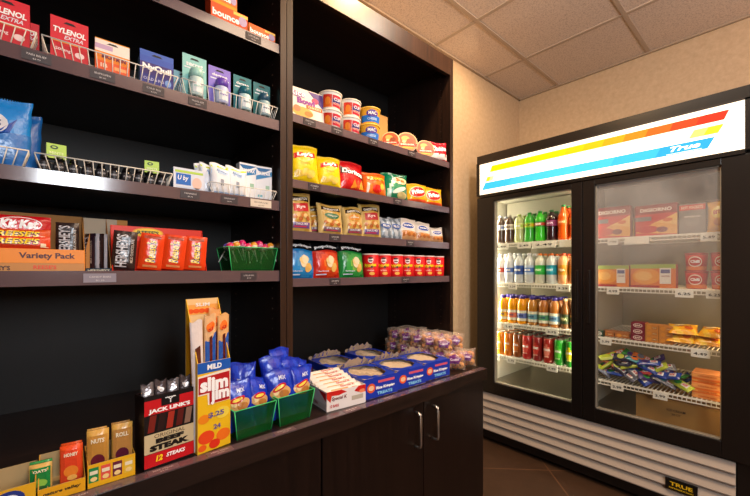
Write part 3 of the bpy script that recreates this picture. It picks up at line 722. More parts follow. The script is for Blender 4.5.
def bin_(label, x, y, z, wt, wb, dt, db, h, rz=0):
    o = empty('plastic_bin', label, 'bin', (x, y, z), (0, 0, R(rz))); g = G('green_plastic'); col = '#045a20'; t = .0025
    def ring(w, d, zz): return [(-w/2, -d/2, zz), (w/2, -d/2, zz), (w/2, d/2, zz), (-w/2, d/2, zz)]
    n = 0; g.v += ring(wb, db, 0)+ring(wt, dt, h)+ring(wb-2*t, db-2*t, t)+ring(wt-2*t, dt-2*t, h)
    for k in range(4):
        k2 = (k+1) % 4
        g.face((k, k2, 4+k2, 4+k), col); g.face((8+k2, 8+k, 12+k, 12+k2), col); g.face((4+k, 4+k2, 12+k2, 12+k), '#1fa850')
    g.face((3, 2, 1, 0), col); g.face((8, 9, 10, 11), col)
    g.build('bin_body', o)
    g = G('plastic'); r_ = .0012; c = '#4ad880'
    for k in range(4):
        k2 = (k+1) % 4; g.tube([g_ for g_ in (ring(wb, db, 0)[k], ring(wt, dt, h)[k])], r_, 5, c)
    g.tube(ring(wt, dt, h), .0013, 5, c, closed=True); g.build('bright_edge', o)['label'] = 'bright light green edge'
    return o
bin_('translucent green bin of lollipops on the candy shelf', .484, 1.195, ZL3, .162, .135, .11, .09, .080)
def lolly(x, y, z, c1, c2, label):
    o = empty('lollipop', label, 'lollipop', (x, y, z), (R(rnd.uniform(-20, 20)), R(rnd.uniform(-30, 30)), 0), group='lollipops in the green bin on candy shelf')
    g = G('film'); r_ = .0125
    pr = [(.002, -r_*1.15), (r_*.6, -r_*.85), (r_, -r_*.2), (r_*.97, r_*.3), (r_*.6, r_*.85), (.001, r_)]
    g.lathe(pr, 10, lambda j: c1 if j in (0, 2, 3) else c2); g.build('wrapped_candy', o)
    G('plastic').tube([(0, 0, -r_), (0, 0, -.055)], .0018, 6, '#f0eee8').build('stick', o)
cols = [('#e8386a', '#f8e8f0'), ('#e86aa8', '#f0f0ff'), ('#f0a030', '#fff0d0'), ('#7060c8', '#f4d8f4'), ('#d8206a', '#ff90c0'), ('#f4e8f4', '#a070d0')]
cn = ['pink and white', 'rose and white', 'orange and cream', 'violet and pink', 'deep pink', 'white and lilac']
q = 0
for j in range(2):
    for i in range(8):
        x = .416+i*.0192+j*.006; y = 1.165+j*.045
        c = cols[(i*2+j*3) % 6]; lolly(x, y, ZL3+.082+.005*((i*7+j*3) % 3), c[0], c[1], '%s wrapped lollipop, %s from left in %s row of green bin' % (cn[(i*2+j*3) % 6], ['first', 'second', 'third', 'fourth', 'fifth', 'sixth', 'seventh', 'eighth'][i], ['front', 'back'][j]))
# ---------------------------------------------------------------- right bookcase, top row
ZR1, ZR2, ZR3, ZR4 = 1.7325, 1.5065, 1.3305, 1.1655
def popc(g, S, w, h, d):
    g.poly(S, [(w*.06, h*.98), (w*.5, h*.98), (w*.5, h*.5)], '#4a2a80', .0003)
    g.rect(S, -w/2, w/2, h*.02, h*.08, '#e8c070', .0004)
    g.text(S, 'Rice', -w*.22, h*.82, w=w*.42, h=h*.2, col='#8a2a90', lift=.0012, bold=.08); g.text(S, 'Rice', -w*.22, h*.83, w=w*.42, h=h*.18, col='#ffffff', lift=.0016, bold=.02)
    g.text(S, 'Bowl', .0, h*.62, w=w*.5, h=h*.18, col='#8a2a90', lift=.0012, bold=.06); g.ell(S, w*.26, h*.72, w*.1, h*.09, '#d83060', .0008)
    g.rect(S, w*.0, w*.46, h*.42, h*.54, '#e86420', .0009); g.text(S, 'CHICKEN', w*.23, h*.48, w=w*.36, h=h*.07, col='#fff0c0', lift=.0014)
    g.ell(S, -w*.1, h*.28, w*.34, h*.2, '#f4e4c8', .0005); g.ell(S, -w*.1, h*.28, w*.29, h*.16, '#e8a848', .0008); g.ell(S, -w*.26, h*.36, w*.1, h*.1, '#e07a50', .0011); g.ell(S, w*.06, h*.26, w*.12, h*.08, '#c87a28', .0012)
carton('rice_bowl_box', .142, .035, .122, popc, 'white rice bowl box at the left end of the top row', 'box', (.684, 1.150, ZR1), tilt=-6, col='#f2e6d8', side='#d8c8b0', rz=-4)
def cup(label, x, y, z, blue=False, rz=0):
    o = empty('noodle_cup', label, 'cup', (x, y, z), (0, 0, R(rz)), 'cups stacked on the top row')
    H = .062; rr = lambda b: .036+.008*b/H
    g = G('print'); base = '#f0b030' if blue else '#f4efe6'
    g.lathe([(.034, 0), (.036, .002), (.0435, H), (.0435, H+.001)], 24, base)
    S = Scyl(rr)
    if blue:
        g.grid(lambda u, v: S(-.05+.1*u, .008+v*.026, .0006), 14, 2, '#1e78d8'); g.ell(S, 0, .042, .026, .014, '#5a3a9a', .0008, 3); g.text(S, 'MAC', 0, .043, w=.034, h=.013, col='#ffffff', lift=.0018, bold=.03)
        g.text(S, 'CHEESE', 0, .02, w=.04, h=.009, col='#cfe6ff', lift=.0014)
    else:
        g.grid(lambda u, v: S(-.034+.034*u, .008+v*.045, .0006), 6, 3, lambda u, v: '#d8301a' if v > .3 else '#e86a1a'); g.ell(S, -.016, .03, .011, .014, '#f08a2a', .0012, 3)
        g.grid(lambda u, v: S(.002+.04*u, .010+v*.042, .0006), 6, 3, lambda u, v: '#3a2a78' if .3 < v < .72 else '#c8203a'); g.text(S, 'CUP', .022, .037, w=.03, h=.012, col='#f4f0ff', lift=.0014, bold=.03); g.text(S, 'NOODLES', .022, .022, w=.034, h=.008, col='#ffd0c0', lift=.0014)
    g.build('cup_body', o)
    G('print').lathe([(.0445, H), (.046, H+.001), (.046, H+.005), (.043, H+.0062), (.002, H+.0065)], 24, '#f2c050' if blue else '#e8e0d0').build('lid', o)
CH = .069
for x, y, z, b, l in ((.795, 1.165, 0, 0, 'white and red noodle cup, lower one of the left stack'), (.795, 1.165, CH, 0, 'white and red noodle cup, upper one of the left stack'),
        (.890, 1.168, 0, 0, 'white and red noodle cup, lower one of the middle stack'), (.892, 1.168, CH, 0, 'white and red noodle cup, upper one of the middle stack'),
        (.995, 1.170, 0, 1, 'orange and blue cheese pasta cup, lower of its stack'), (.997, 1.168, CH, 1, 'orange and blue cheese pasta cup, upper of its stack')):
    cup(l, x, y, ZR1+z, b, rz=-25)
g = G('card').box(-.115, .115, 0, .003, 0, .205, '#b58a50').box(-.115, -.112, 0, .12, 0, .140, '#a87c44').box(-.11, .11, 0, .12, 0, .003, '#a87c44')
tag(g.build('tray_carton', None, (1.095, 1.285, ZR1)), 'tan cardboard tray standing behind the stacked cups', 'carton')
def bowl(label, x, y, r0, tilt, rz):
    o = empty('noodle_bowl', label, 'bowl', (x, y, ZR1), (R(tilt), 0, R(rz)), 'paper bowls on their sides on the top row')
    # the bowl lies on its rim with its lid towards the aisle: axis = local y, centre at z = r0
    M = Matrix.Translation((0, 0, r0)) @ Matrix.Rotation(R(90), 4, 'X')
    g = G('print').lathe([(r0*.62, -.062), (r0*.66, -.06), (r0*.97, -.004), (r0, 0), (r0, .003)], 28, lambda j: '#f4e4dc' if j else '#e8d8d0').xf(M); g.build('bowl_body', o)
    g = G('print').lathe([(r0, .003), (r0*.97, .0045), (.001, .0046)], 28, lambda j: '#f0dcd0' if j == 0 else '#e0a878').xf(M)
    S = lambda a, b, l=0: (a, -.0047-l, b+r0)
    g.ell(S, 0, r0*.10, r0*.84, r0*.78, '#a8481c', .0005, 1, 0, None, 24); g.ell(S, -r0*.15, r0*.32, r0*.4, r0*.28, '#e8a050', .0008); g.ell(S, r0*.25, r0*.12, r0*.3, r0*.22, '#8a3a18', .001)
    g.ell(S, -r0*.3, 0, r0*.18, r0*.14, '#f0c890', .0012); g.poly(S, [(-r0*.86, -r0*.42), (r0*.86, -r0*.42), (r0*.93, -r0*.16), (-r0*.93, -r0*.16)], '#d42a1a', .0014)
    g.text(S, 'RAMEN BOWL', 0, -r0*.29, w=r0*1.3, h=r0*.16, col='#fff0e0', lift=.002, bold=.03); g.rect(S, -r0*.5, r0*.5, -r0*.7, -r0*.5, '#f0a030', .0014)
    g.build('lid', o)
bowl('paper noodle bowl on its side, leftmost and partly hidden', 1.115, 1.165, .042, -12, -40)
bowl('large paper noodle bowl on its side in the middle', 1.200, 1.142, .050, -14, -30)
bowl('paper noodle bowl on its side, between middle bowl and red bag', 1.325, 1.142, .046, -14, -30)
def redbag(g, S, w, h):
    g.text(S, 'Cookies', 0, h*.62, w=w*.8, h=h*.26, col='#ffffff', lift=.002, bold=.05, rot=.1); g.rect(S, -w*.45, w*.45, h*.1, h*.36, '#f0e6e2', .0014, 5)
bag('snack_bag', .10, .10, .045, '#c8182a', redbag, 'small red and white bag at the right end of top row', 'snack bag', (1.425, 1.15, ZR1), rz=-25, seed=41)
# ---------------------------------------------------------------- chips row
def lays(g, S, w, h):
    g.ell(S, 0, h*.70, w*.30, h*.17, '#f6e25a', .0008, 5); g.ell(S, 0, h*.71, w*.25, h*.12, '#f9d030', .0012, 5)
    g.poly(S, [(-w*.36, h*.60), (-w*.1, h*.665), (w*.2, h*.64), (w*.36, h*.68), (w*.35, h*.80), (w*.1, h*.775), (-w*.15, h*.79), (-w*.35, h*.74)], '#d8241a', .0020, None, 5)
    g.text(S, "Lay's", 0, h*.715, w=w*.52, h=h*.13, col='#ffffff', lift=.0036, bold=.05, shear=.1); g.text(S, 'CLASSIC', 0, h*.5, w=w*.34, h=h*.04, col='#a89018', lift=.0018)
    for k in range(3): g.ell(S, (-.22+.2*k)*w, (.24+.04*(k % 2))*h, w*.16, h*.085, '#f2cf58', .0012+.0006*k, 4, .3*k); 
def lp(u, v): return '#f4d20c' if v > .12 else '#e8c408'
def dorit(g, S, w, h):
    g.poly(S, [(-w*.42, h*.58), (w*.42, h*.44), (w*.44, h*.62), (-w*.40, h*.80)], '#1c0e0e', .0014, None, 5); g.text(S, 'Doritos', 0, h*.61, w=w*.74, h=h*.16, col='#ffffff', lift=.003, bold=.04, rot=-.16)
    for k, c in enumerate(('#f08a20', '#e85a18', '#f4b030')): g.poly(S, [((-.1+.16*k)*w, h*.12), ((.14+.16*k)*w, h*.16), ((.04+.14*k)*w, h*.40)], c, .0014+.0005*k, None, 4)
def dp(u, v):
    return '#b01018' if v < .1 else ('#e0281a' if math.sin(u*9+v*7) > .3 and v < .5 else '#cc141a')
def cheet(g, S, w, h):
    g.text(S, 'Cheetos', 0, h*.72, w=w*.7, h=h*.16, col='#3a1206', lift=.0016, bold=.08); g.text(S, 'Cheetos', 0, h*.73, w=w*.7, h=h*.15, col='#ffd020', lift=.0026, bold=.02)
    g.ell(S, -w*.02, h*.3, w*.2, h*.16, '#d81e14', .0012, 4); g.ell(S, w*.22, h*.4, w*.1, h*.12, '#ffc23a', .0014, 3); g.poly(S, [(-w*.42, h*.1), (-w*.34, h*.08), (-w*.3, h*.5), (-w*.4, h*.55)], '#f4e4d0', .0014, None, 3)
def cp(u, v): return '#f0761a' if (u*3+v*2) % 1.7 > .5 else '#ec5c14'
def greenb(g, S, w, h):
    g.ell(S, w*.16, h*.72, w*.27, h*.15, '#f2d6a8', .0012, 5); g.text(S, 'Sun', w*.16, h*.73, w=w*.34, h=h*.14, col='#e86a20', lift=.0026, bold=.05); g.ell(S, w*.1, h*.36, w*.3, h*.08, '#d8efe0', .0012, 4, .4)
    g.ell(S, w*.2, h*.18, w*.2, h*.12, '#cfc080', .0014, 4)
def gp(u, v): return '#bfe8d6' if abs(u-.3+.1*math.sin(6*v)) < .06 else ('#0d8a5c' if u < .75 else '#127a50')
def frit(g, S, w, h):
    g.ell(S, 0, h*.56, w*.38, h*.27, '#f8e0b0', .0010, 5, .15); g.ell(S, 0, h*.56, w*.35, h*.24, '#d8201c', .0016, 5, .15); g.text(S, 'Fritos', 0, h*.56, w=w*.56, h=h*.22, col='#ffffff', lift=.003, bold=.06, rot=.15)
    g.rect(S, -w*.35, w*.35, h*.12, h*.2, '#e8502a', .0014, 4)
def fpn(u, v): return '#f7b414' if v > .24 else '#e8702a'
GC = 'chip bags standing in the second row'
for a in ((.122, .150, .05, lp, lays, 'yellow potato chip bag at the left end of the chip row', .679, 1.150, 0),
          (.112, .130, .05, lp, lays, 'yellow potato chip bag, second from the left and shorter', .790, 1.155, 0),
          (.135, .132, .05, dp, dorit, 'red tortilla chip bag with slanted white lettering', .897, 1.155, 6),
          (.125, .108, .05, cp, cheet, 'orange cheese puff bag beside the red chip bag', 1.025, 1.155, 2),
          (.130, .130, .06, gp, greenb, 'shiny green chip bag with a cream patch', 1.150, 1.160, -14),
          (.125, .102, .05, fpn, frit, 'orange corn chip bag, left one of the two', 1.285, 1.155, -10),
          (.122, .100, .05, fpn, frit, 'orange corn chip bag at the right end of the chip row', 1.402, 1.155, -10)):
    w_, h_, d_, p_, f_, l_, x_, y_, rz_ = a
    bag('chip_bag', w_, h_, d_, p_, f_, l_, 'chip bag', (x_, y_+.012, ZR2), rz=rz_-6, seed=int(x_*999), group=GC, tilt=-8)
for x_, l_, p_, h_ in ((.70, 'yellow chip bag in the back, behind the leftmost yellow bag', lp, .135), (.92, 'red chip bag in the back, behind the front red bag', dp, .12), (1.30, 'orange corn chip bag in the back, behind the front pair', fpn, .095)):
    bag('chip_bag', .115, h_, .045, p_, None, l_, 'chip bag', (x_+.01, 1.245, ZR2), rz=-4, seed=int(x_*77), group=GC, tilt=-8)
# ---------------------------------------------------------------- snack mix row
def gard(oc, pc):
    def f(g, S, w, h):
        g.poly(S, [(-w*.38, h*.78), (w*.38, h*.76), (w*.36, h*.9), (0, h*.93), (-w*.36, h*.91)], '#2a1a10', .0012, None, 5); g.text(S, "GARDETTO'S", 0, h*.84, w=w*.62, h=h*.075, col='#fff4e0', lift=.0026, bold=.05)
        if pc: g.rect(S, -w*.3, w*.32, h*.52, h*.73, oc, .0014, 5); g.text(S, 'Rye', 0, h*.63, w=w*.36, h=h*.1, col='#ffd8d0', lift=.0028, bold=.04)
        else: g.ell(S, 0, h*.62, w*.3, h*.1, oc, .0014, 5); g.text(S, 'Original', 0, h*.62, w=w*.4, h=h*.06, col='#e8f0d8', lift=.0028)
        for k in range(6): g.ell(S, (-.25+.1*k)*w, (.40+.06*math.sin(k*2.3))*h, w*.09, h*.055, ('#c87830', '#e8c080', '#a85a20')[k % 3], .0014+.0003*k, 3)
        g.rect(S, -w*.34, w*.36, h*.12, h*.26, '#6a4a88' if pc else '#7a5a60', .0014, 5); g.text(S, 'SNACK MIX', 0, h*.22, w=w*.5, h=h*.06, col='#f0e8f0', lift=.0028); g.rect(S, -w*.3, w*.2, h*.14, h*.17, '#c83a5a', .0018, 4)
    return f
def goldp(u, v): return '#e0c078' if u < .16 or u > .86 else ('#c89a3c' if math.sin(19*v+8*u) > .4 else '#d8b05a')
GS = 'snack mix bags in the third row'
for a in ((.102, .150, '#c8202a', 1, 'tall gold snack mix bag with red label at left end', .664, 1.155, 0), (.100, .118, '#c8902a', 0, 'gold snack mix bag half hidden beside the tall leftmost bag', .742, 1.200, -30),
          (.112, .122, '#1f6a40', 0, 'gold snack mix bag with green oval, second from left', .798, 1.155, -4), (.090, .128, '#c87a20', 0, 'gold snack mix bag seen between the green oval and tall bags', .862, 1.205, -30),
          (.100, .125, '#d88a28', 0, 'gold snack mix bag with orange oval near the middle', .910, 1.158, -6), (.108, .150, '#b81e2a', 1, 'tall gold snack mix bag with red patch, right of middle', 1.005, 1.162, -10)):
    w_, h_, oc, pc, l_, x_, y_, rz_ = a
    bag('snack_mix_bag', w_, h_, .042, goldp, gard(oc, pc), l_, 'snack bag', (x_, y_+.01, ZR3), rz=rz_, seed=int(x_*999), group=GS, tilt=-7)
def pretz(g, S, w, h):
    g.ell(S, 0, h*.66, w*.36, h*.15, '#f4f0f4', .001, 4); g.ell(S, 0, h*.66, w*.31, h*.12, '#3a58a8', .0016, 4); g.text(S, "Snyder's", 0, h*.66, w=w*.5, h=h*.1, col='#ffffff', lift=.003, bold=.04)
    for k in range(5): g.ell(S, (-.28+.14*k)*w, (.28+.05*(k % 2))*h, w*.1, h*.08, ('#a86028', '#c88040')[k % 2], .0014+.0003*k, 3)
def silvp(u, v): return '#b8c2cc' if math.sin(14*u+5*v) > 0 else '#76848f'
def crmp(u, v): return '#e4dccf' if v > .42 else '#cf9a68'
def silv(g, S, w, h):
    g.ell(S, 0, h*.6, w*.34, h*.13, '#3a5a9a', .0014, 4); g.text(S, "NUTS", 0, h*.6, w=w*.4, h=h*.1, col='#ffffff', lift=.003)
GP2 = 'small pretzel and nut bags at the right of third row'
for a in ((.074, .100, silvp, silv, 'small silver bag, left one beside the tall gold bag', 1.085, -18), (.074, .104, silvp, silv, 'small silver bag, right one before the pretzel bags', 1.146, -12),
          (.105, .108, crmp, pretz, 'cream pretzel bag with blue oval, left of the three', 1.225, -12), (.100, .100, crmp, pretz, 'cream pretzel bag with blue oval, middle of the three', 1.330, -12), (.086, .082, crmp, pretz, 'cream pretzel bag, smallest, at the right end of row', 1.432, -14)):
    w_, h_, p_, f_, l_, x_, rz_ = a
    bag('pretzel_bag', w_, h_, .036, p_, f_, l_, 'snack bag', (x_, 1.165, ZR3), rz=rz_, seed=int(x_*991), group=GP2, tilt=-9)
# ---------------------------------------------------------------- popped chips and cans row
def popchip(c1, c2, c3):
    def p(u, v):
        if v > .80: return '#0e0c10'
        t = ((u-.62)/.42)**2+((v-.40)/.34)**2
        return c3 if t < .35 else (c2 if t < 1 else c1)
    def f(g, S, w, h):
        g.text(S, 'popchips', 0, h*.87, w=w*.8, h=h*.11, col='#ffffff', lift=.005, bold=.06)
        for k in range(6): g.ell(S, (.10+.11*math.sin(k*1.9))*w, (.40+.12*math.cos(k*2.4))*h, w*.13, h*.09, ('#f4d48a', '#eab860', '#f8e4b8')[k % 3], .002+.0004*k, 3, k)
        g.text(S, 'barbeque', -w*.16, h*.2, w=w*.34, h=h*.05, col='#e8f0ff', lift=.0026); g.rect(S, -w*.4, -w*.05, h*.10, h*.13, '#d8e4f8', .0018, 3)
    return p, f
for c, l_, x_ in ((('#1478c0', '#2a90d4', '#58a8dc'), 'blue popped chip bag beside the bookcase divider', .668), (('#cc2414', '#e8461a', '#f47a24'), 'red popped chip bag between the blue and green bags', .781), (('#12883a', '#38a848', '#8ac850'), 'green popped chip bag beside the red snack cans', .905)):
    p_, f_ = popchip(*c)
    bag('popped_chip_bag', .128, .138, .05, p_, f_, l_, 'chip bag', (x_-.004, 1.168, ZR4), rz=0, seed=int(x_*999), group='popped chip bags in the lowest row', tilt=-7)
def crisp_can(label, x, y, loc=None):
    o = empty('crisp_can', label, 'can', (x, y, ZR4), (0, 0, R(-38)), 'red crisp cans in the lowest row')
    H = .102; g = G('print').lathe([(.0345, 0), (.0352, .001), (.0352, H-.003)], 24, '#d8141c')
    S = Scyl(.0352); g.ell(S, 0, .076, .0115, .0125, '#fff4ec', .0004, 3); g.ell(S, 0, .0845, .010, .0045, '#5a1a10', .0009, 3); g.ell(S, 0, .0725, .009, .003, '#5a1a10', .0009, 3)
    g.text(S, 'Pringles', 0, .0525, w=.050, h=.021, col='#2a1206', lift=.0009, bold=.08, rot=.12); g.text(S, 'Pringles', 0, .053, w=.050, h=.020, col='#ffd818', lift=.0014, bold=.04, rot=.12)
    g.text(S, 'ORIGINAL', 0, .033, w=.03, h=.005, col='#ffe8d0', lift=.0009); g.ell(S, .006, .020, .012, .007, '#e8b040', .0006, 3); g.grid(lambda u, v: S(-.11+.22*u, .001+v*.006, .0003), 20, 1, '#8a1016'); g.build('can_body', o)
    G('metal').lathe([(.0352, 0), (.0356, .0008), (.0352, .0018)], 24, '#c8c0b8').build('bottom_rim', o)
    G('plastic').lathe([(.0355, H-.005), (.0362, H-.004), (.0362, H), (.034, H+.001), (.033, H-.0005), (.001, H-.0006)], 24, '#ecd8d0').build('lid', o)
    return o
on = ['first', 'second', 'third', 'fourth', 'fifth', 'sixth', 'seventh']
for i in range(7):
    l_ = 'small red crisp can, %s from the left in the front row' % on[i]
    if i == 0: c0 = crisp_can(l_, 1.003, 1.172)
    else: dup(c0, (1.003+i*.0735, 1.172, ZR4), label=l_)
for i in range(7): dup(c0, (1.003+i*.0735, 1.25, ZR4), label='small red crisp can in the back row, behind the %s front can' % on[i])

# ---------------------------------------------------------------- worktop: bar cartons at the left
ZW = ZT+.0003
def bardisp(label, x, w, hf, hb, front, cells, y=.926, d=.10):
    g = G('card'); opencarton(g, w, d, hf, hb, col='#c89a3a', inner='#b09a70', front=front); S = Sfront(0)
    cells(g, S, w, hf)
    return tag(g.build('display_carton', None, (x, y, ZW)), label, 'carton')
def cells1(g, S, w, h):
    g.rect(S, -w/2, w/2, 0, h, '#e8a818', .0003, 1, 'print'); g.text(S, 'nature valley', -w*.0, h*.55, w=w*.8, h=h*.3, col='#3a2a10', lift=.001, bold=.04, shear=.2, mat='print')
def cells2(g, S, w, h):
    g.rect(S, -w/2, w/2, 0, h, '#f0b418', .0003, 1, 'print')
    for k, c in enumerate(('#1e8a4a', '#e85a4a', '#6a1e3a', '#e8c040')):
        x0 = -w*.48+k*w*.245; g.rect(S, x0, x0+w*.2, h*.22, h*.86, c, .0006, 1, 'print'); g.rect(S, x0+w*.02, x0+w*.18, h*.56, h*.72, '#f4e8c8', .0009, 1, 'print'); g.ell(S, x0+w*.1, h*.36, w*.07, h*.1, '#f8d890', .0009, 1, 0, 'print')
def cells0(g, S, w, h):
    g.rect(S, -w/2, w/2, 0, h, '#e8b020', .0003, 1, 'print'); g.ell(S, w*.2, h*.55, w*.18, h*.36, '#2a3a8a', .0006, 1, 0, 'print'); g.ell(S, w*.2, h*.55, w*.11, h*.2, '#f0f0f4', .0009, 1, 0, 'print'); g.text(S, 'crispy', -w*.15, h*.5, w=w*.3, h=h*.3, col='#2a3a8a', lift=.001, bold=.04, mat='print')
bardisp('yellow carton with blue oval at the lower left corner of photo', -.085, .118, .044, .046, '#e8b020', cells0)
bardisp('yellow granola bar carton with green and orange wrappers inside', .0115, .070, .026, .055, '#e8a818', cells1)
bardisp('yellow bar carton with tan wrappers and coloured squares', .090, .080, .046, .05, '#f0b418', cells2)
def wrapv(c1, c2, c3, t):
    def f(g, S, w, h):
        g.rect(S, -w*.40, w*.40, h*.06, h*.94, c1, .0006, 5); g.text(S, t, w*.3, h*.5, w=h*.6, h=w*.09, col='#f4e8c8', lift=.0022, bold=.04, rot=-PI/2)
        g.ell(S, -w*.12, h*.5, w*.14, h*.32, c2, .0012, 3); g.ell(S, -w*.28, h*.45, w*.07, h*.22, c3, .0014, 3)
    return f
GB = 'bars standing in the yellow cartons on the worktop'
for a in ((-.003, .965, .056, .034, '#d8b060', ('#1f8a44', '#8ac850', '#2a6a3a'), 'granola bar in green wrapper in the leftmost yellow carton', 'OATS'), (.044, .960, .080, .036, '#e8501e', ('#e84a28', '#f08a30', '#ffc060'), 'granola bar in orange wrapper standing taller than the green', 'HONEY'),
          (.087, .955, .100, .037, '#d8a850', ('#c89040', '#6a2030', '#f0d8a0'), 'tan nut bar wrapper, left one in the right yellow carton', 'NUTS'), (.129, .955, .102, .037, '#d8a850', ('#c08a48', '#5a1c34', '#e8c890'), 'tan nut bar wrapper, right one beside the jerky box', 'ROLL')):
    x_, y_, L_, h_, c, cc, l_, t_ = a
    bar('snack_bar', L_, h_, .016, c, wrapv(*cc, t_), l_, (x_, y_, ZW+.004+L_/2), rx=-6, ry=-90, group=GB, cat='snack bar')
for x_, y_, L_, l_, c in ((-.003, .990, .052, 'granola bar in green wrapper behind the front green one', '#3a9a54'), (.086, .982, .095, 'tan nut bar wrapper in second row, left', '#c89a50'), (.128, .982, .097, 'tan nut bar wrapper in second row, right', '#b8884a'), (.044, .988, .075, 'granola bar in orange wrapper behind the front orange one', '#d8501e')):
    bar('snack_bar', L_, .034, .016, c, lambda g, S, w, h: g.rect(S, -w*.4, w*.4, h*.1, h*.4, '#e8d8a0', .001, 3), l_, (x_, y_, ZW+.004+L_/2), rx=-6, ry=-90, group=GB, cat='snack bar')
# jerky box
jx, jy = .1965, .926
o = empty('jerky_box', 'red and black beef steak box, open, with foil sticks', 'box', (jx, jy, ZW), (0, 0, R(6)))
g = G('print'); opencarton(g, .102, .07, .162, .154, t=.002, col='#1a0e0e', inner='#2a1414', front='#120a0c'); S = Sfront(0); w_ = .102
g.rect(S, -.051, .051, .120, .152, '#c8141e', .0004); g.rect(S, -.018, .020, .135, .158, '#0e0a0c', .0006)
g.text(S, 'Y', .001, .146, w=.016, h=.014, col='#f0f0f0', lift=.001, bold=-.01); g.rect(S, -.010, .012, .1505, .1525, '#f0f0f0', .001); g.text(S, "JACK LINK'S", 0, .127, w=.086, h=.0115, col='#ffffff', lift=.001, bold=.05)
for k, (c, x0) in enumerate((('#7a2016', -.045), ('#2a1210', -.026), ('#a83020', -.008), ('#5a1612', .012), ('#8a6a58', .030))):
    g.poly(S, [(x0, .082), (x0+.013, .082), (x0+.018, .118), (x0+.005, .118)], c, .0005)
g.rect(S, -.051, .051, .036, .078, '#cdbb93', .0005); g.text(S, 'ORIGINAL', 0, .0715, w=.064, h=.008, col='#4a3018', lift=.001, bold=.0); g.text(S, 'BEEF', 0, .060, w=.058, h=.0105, col='#140c0a', lift=.001, bold=.08); g.text(S, 'STEAK', 0, .046, w=.082, h=.013, col='#140c0a', lift=.001, bold=.08)
g.rect(S, -.051, .051, .006, .035, '#c8141e', .0005); g.text(S, '12', -.022, .022, w=.014, h=.013, col='#ffd820', lift=.001, bold=.05, shear=.2); g.text(S, 'STEAKS', .012, .023, w=.040, h=.009, col='#ffffff', lift=.001, bold=.04, shear=.2)
g.build('box_body', o)
def stickpack(w, h, loc, col, deco, label, rz=0, ry=0, tilt=-3, mat='foil', seed=1, group=None, name='meat_stick'):
    return bag(name, w, h, .012, col, deco, label, 'meat stick', loc, rz=rz, tilt=tilt, mat=mat, seed=seed, na=6, nb=12, ry=ry, group=group)
def jd(g, S, w, h): g.rect(S, -w*.4, w*.4, h*.62, h*.8, '#a81820', .001, 3); g.ell(S, 0, h*.9, w*.3, h*.03, '#f0f0f4', .001, 2)
for i in range(4):
    for j in range(2):
        stickpack(.025, .178-.006*j+.004*(i % 2), (jx-.034+i*.0225+j*.004, jy+.022+j*.02+(i-1.5)*.0022, ZW+.003), ['#8a8488', '#5a5054'][(i+j) % 2], jd, 'foil beef steak pack, %s in the %s row of the red box' % (on[i], ['front', 'back'][j]), ry=-2+i*1.4, seed=i*3+j, group='foil packs in the jerky box')
# meat stick box
sx, sy = .2945, .930
o = empty('meat_stick_box', 'tall narrow yellow and red meat stick box', 'box', (sx, sy, ZW), (0, 0, R(9)))
W_, D_ = .082, .065; g = G('print'); opencarton(g, W_, D_, .216, .365, t=.002, col='#e8b41c', inner='#e8c890', front='#f0c01c')
# the carton's sides narrow towards its window
S = Sfront(0); g.rect(S, -W_/2, W_/2, .190, .216, '#1c5ab8', .0004); g.text(S, 'MILD', 0, .203, w=.036, h=.013, col='#ffffff', lift=.0009, bold=.04)
g.poly(S, [(-.0405, .138), (-.0405, .184), (.036, .190), (.0405, .184), (.0405, .112), (-.016, .112), (-.018, .138)], '#f4e8d8', .0004)
g.poly(S, [(-.039, .141), (.0385, .141), (.0385, .184), (-.039, .180)], '#b81a22', .0007); g.text(S, 'slim', -.001, .162, w=.070, h=.034, col='#ffffff', lift=.0017, bold=.05)
g.poly(S, [(-.013, .113), (.0385, .113), (.0385, .1415), (-.013, .1415)], '#b81a22', .00075); g.text(S, 'jim', .013, .130, w=.048, h=.040, col='#ffffff', lift=.002, bold=.05)
for k, (a, b_, r_, c) in enumerate(((-.02, .035, .020, '#e8481c'), (.022, .03, .018, '#f0741c'), (-.026, .080, .014, '#f08a1c'), (.02, .085, .018, '#f4d84a'), (.0, .014, .014, '#d83018'), (-.03, .012, .010, '#e8601c'))): g.ell(S, a, b_, r_ if abs(a)+r_ < .041 else .041-abs(a), r_*.8, c, .0004+.0001*k)
g.text(S, '$.25', .004, .085, w=.04, h=.014, col='#6a5a90', lift=.0014, bold=.04); g.text(S, '24', .006, .055, w=.018, h=.012, col='#6a5a90', lift=.0014, bold=.04)
Sb = Sfront(D_-.002); g.rect(Sb, -W_/2+.002, W_/2-.002, .325, .3648, '#f0a850', .0004); g.rect(Sb, -W_/2+.002, W_/2-.002, .35, .3648, '#f4c88a', .0006); g.text(Sb, 'SLIM', 0, .350, w=.036, h=.009, col='#f8f0e8', lift=.001, bold=.03)
for k in range(5): g.ell(Sb, -.03+k*.014, .334, .008, .006, '#e85a20', .0007)
g.build('box_body', o)
def sd(k):
    def f(g, S, w, h):
        if k == 0: g.rect(S, -w*.22, w*.22, h*.1, h*.8, '#5a2a1c', .0012, 4); return
        g.poly(S, [(-w*.46, h*.6), (w*.46, h*.6), (w*.46, h*.86), (-w*.46, h*.80)], '#2458b0', .001, None, 4); g.rect(S, -w*.12, w*.12, h*.6, h*.84, '#5a1c18', .0014, 4); g.ell(S, 0, h*.91, w*.36, h*.035, '#f0701c', .001, 3); g.text(S, 'SJ', 0, h*.89, w=w*.4, h=h*.03, col='#b81a22', lift=.002)
    return f
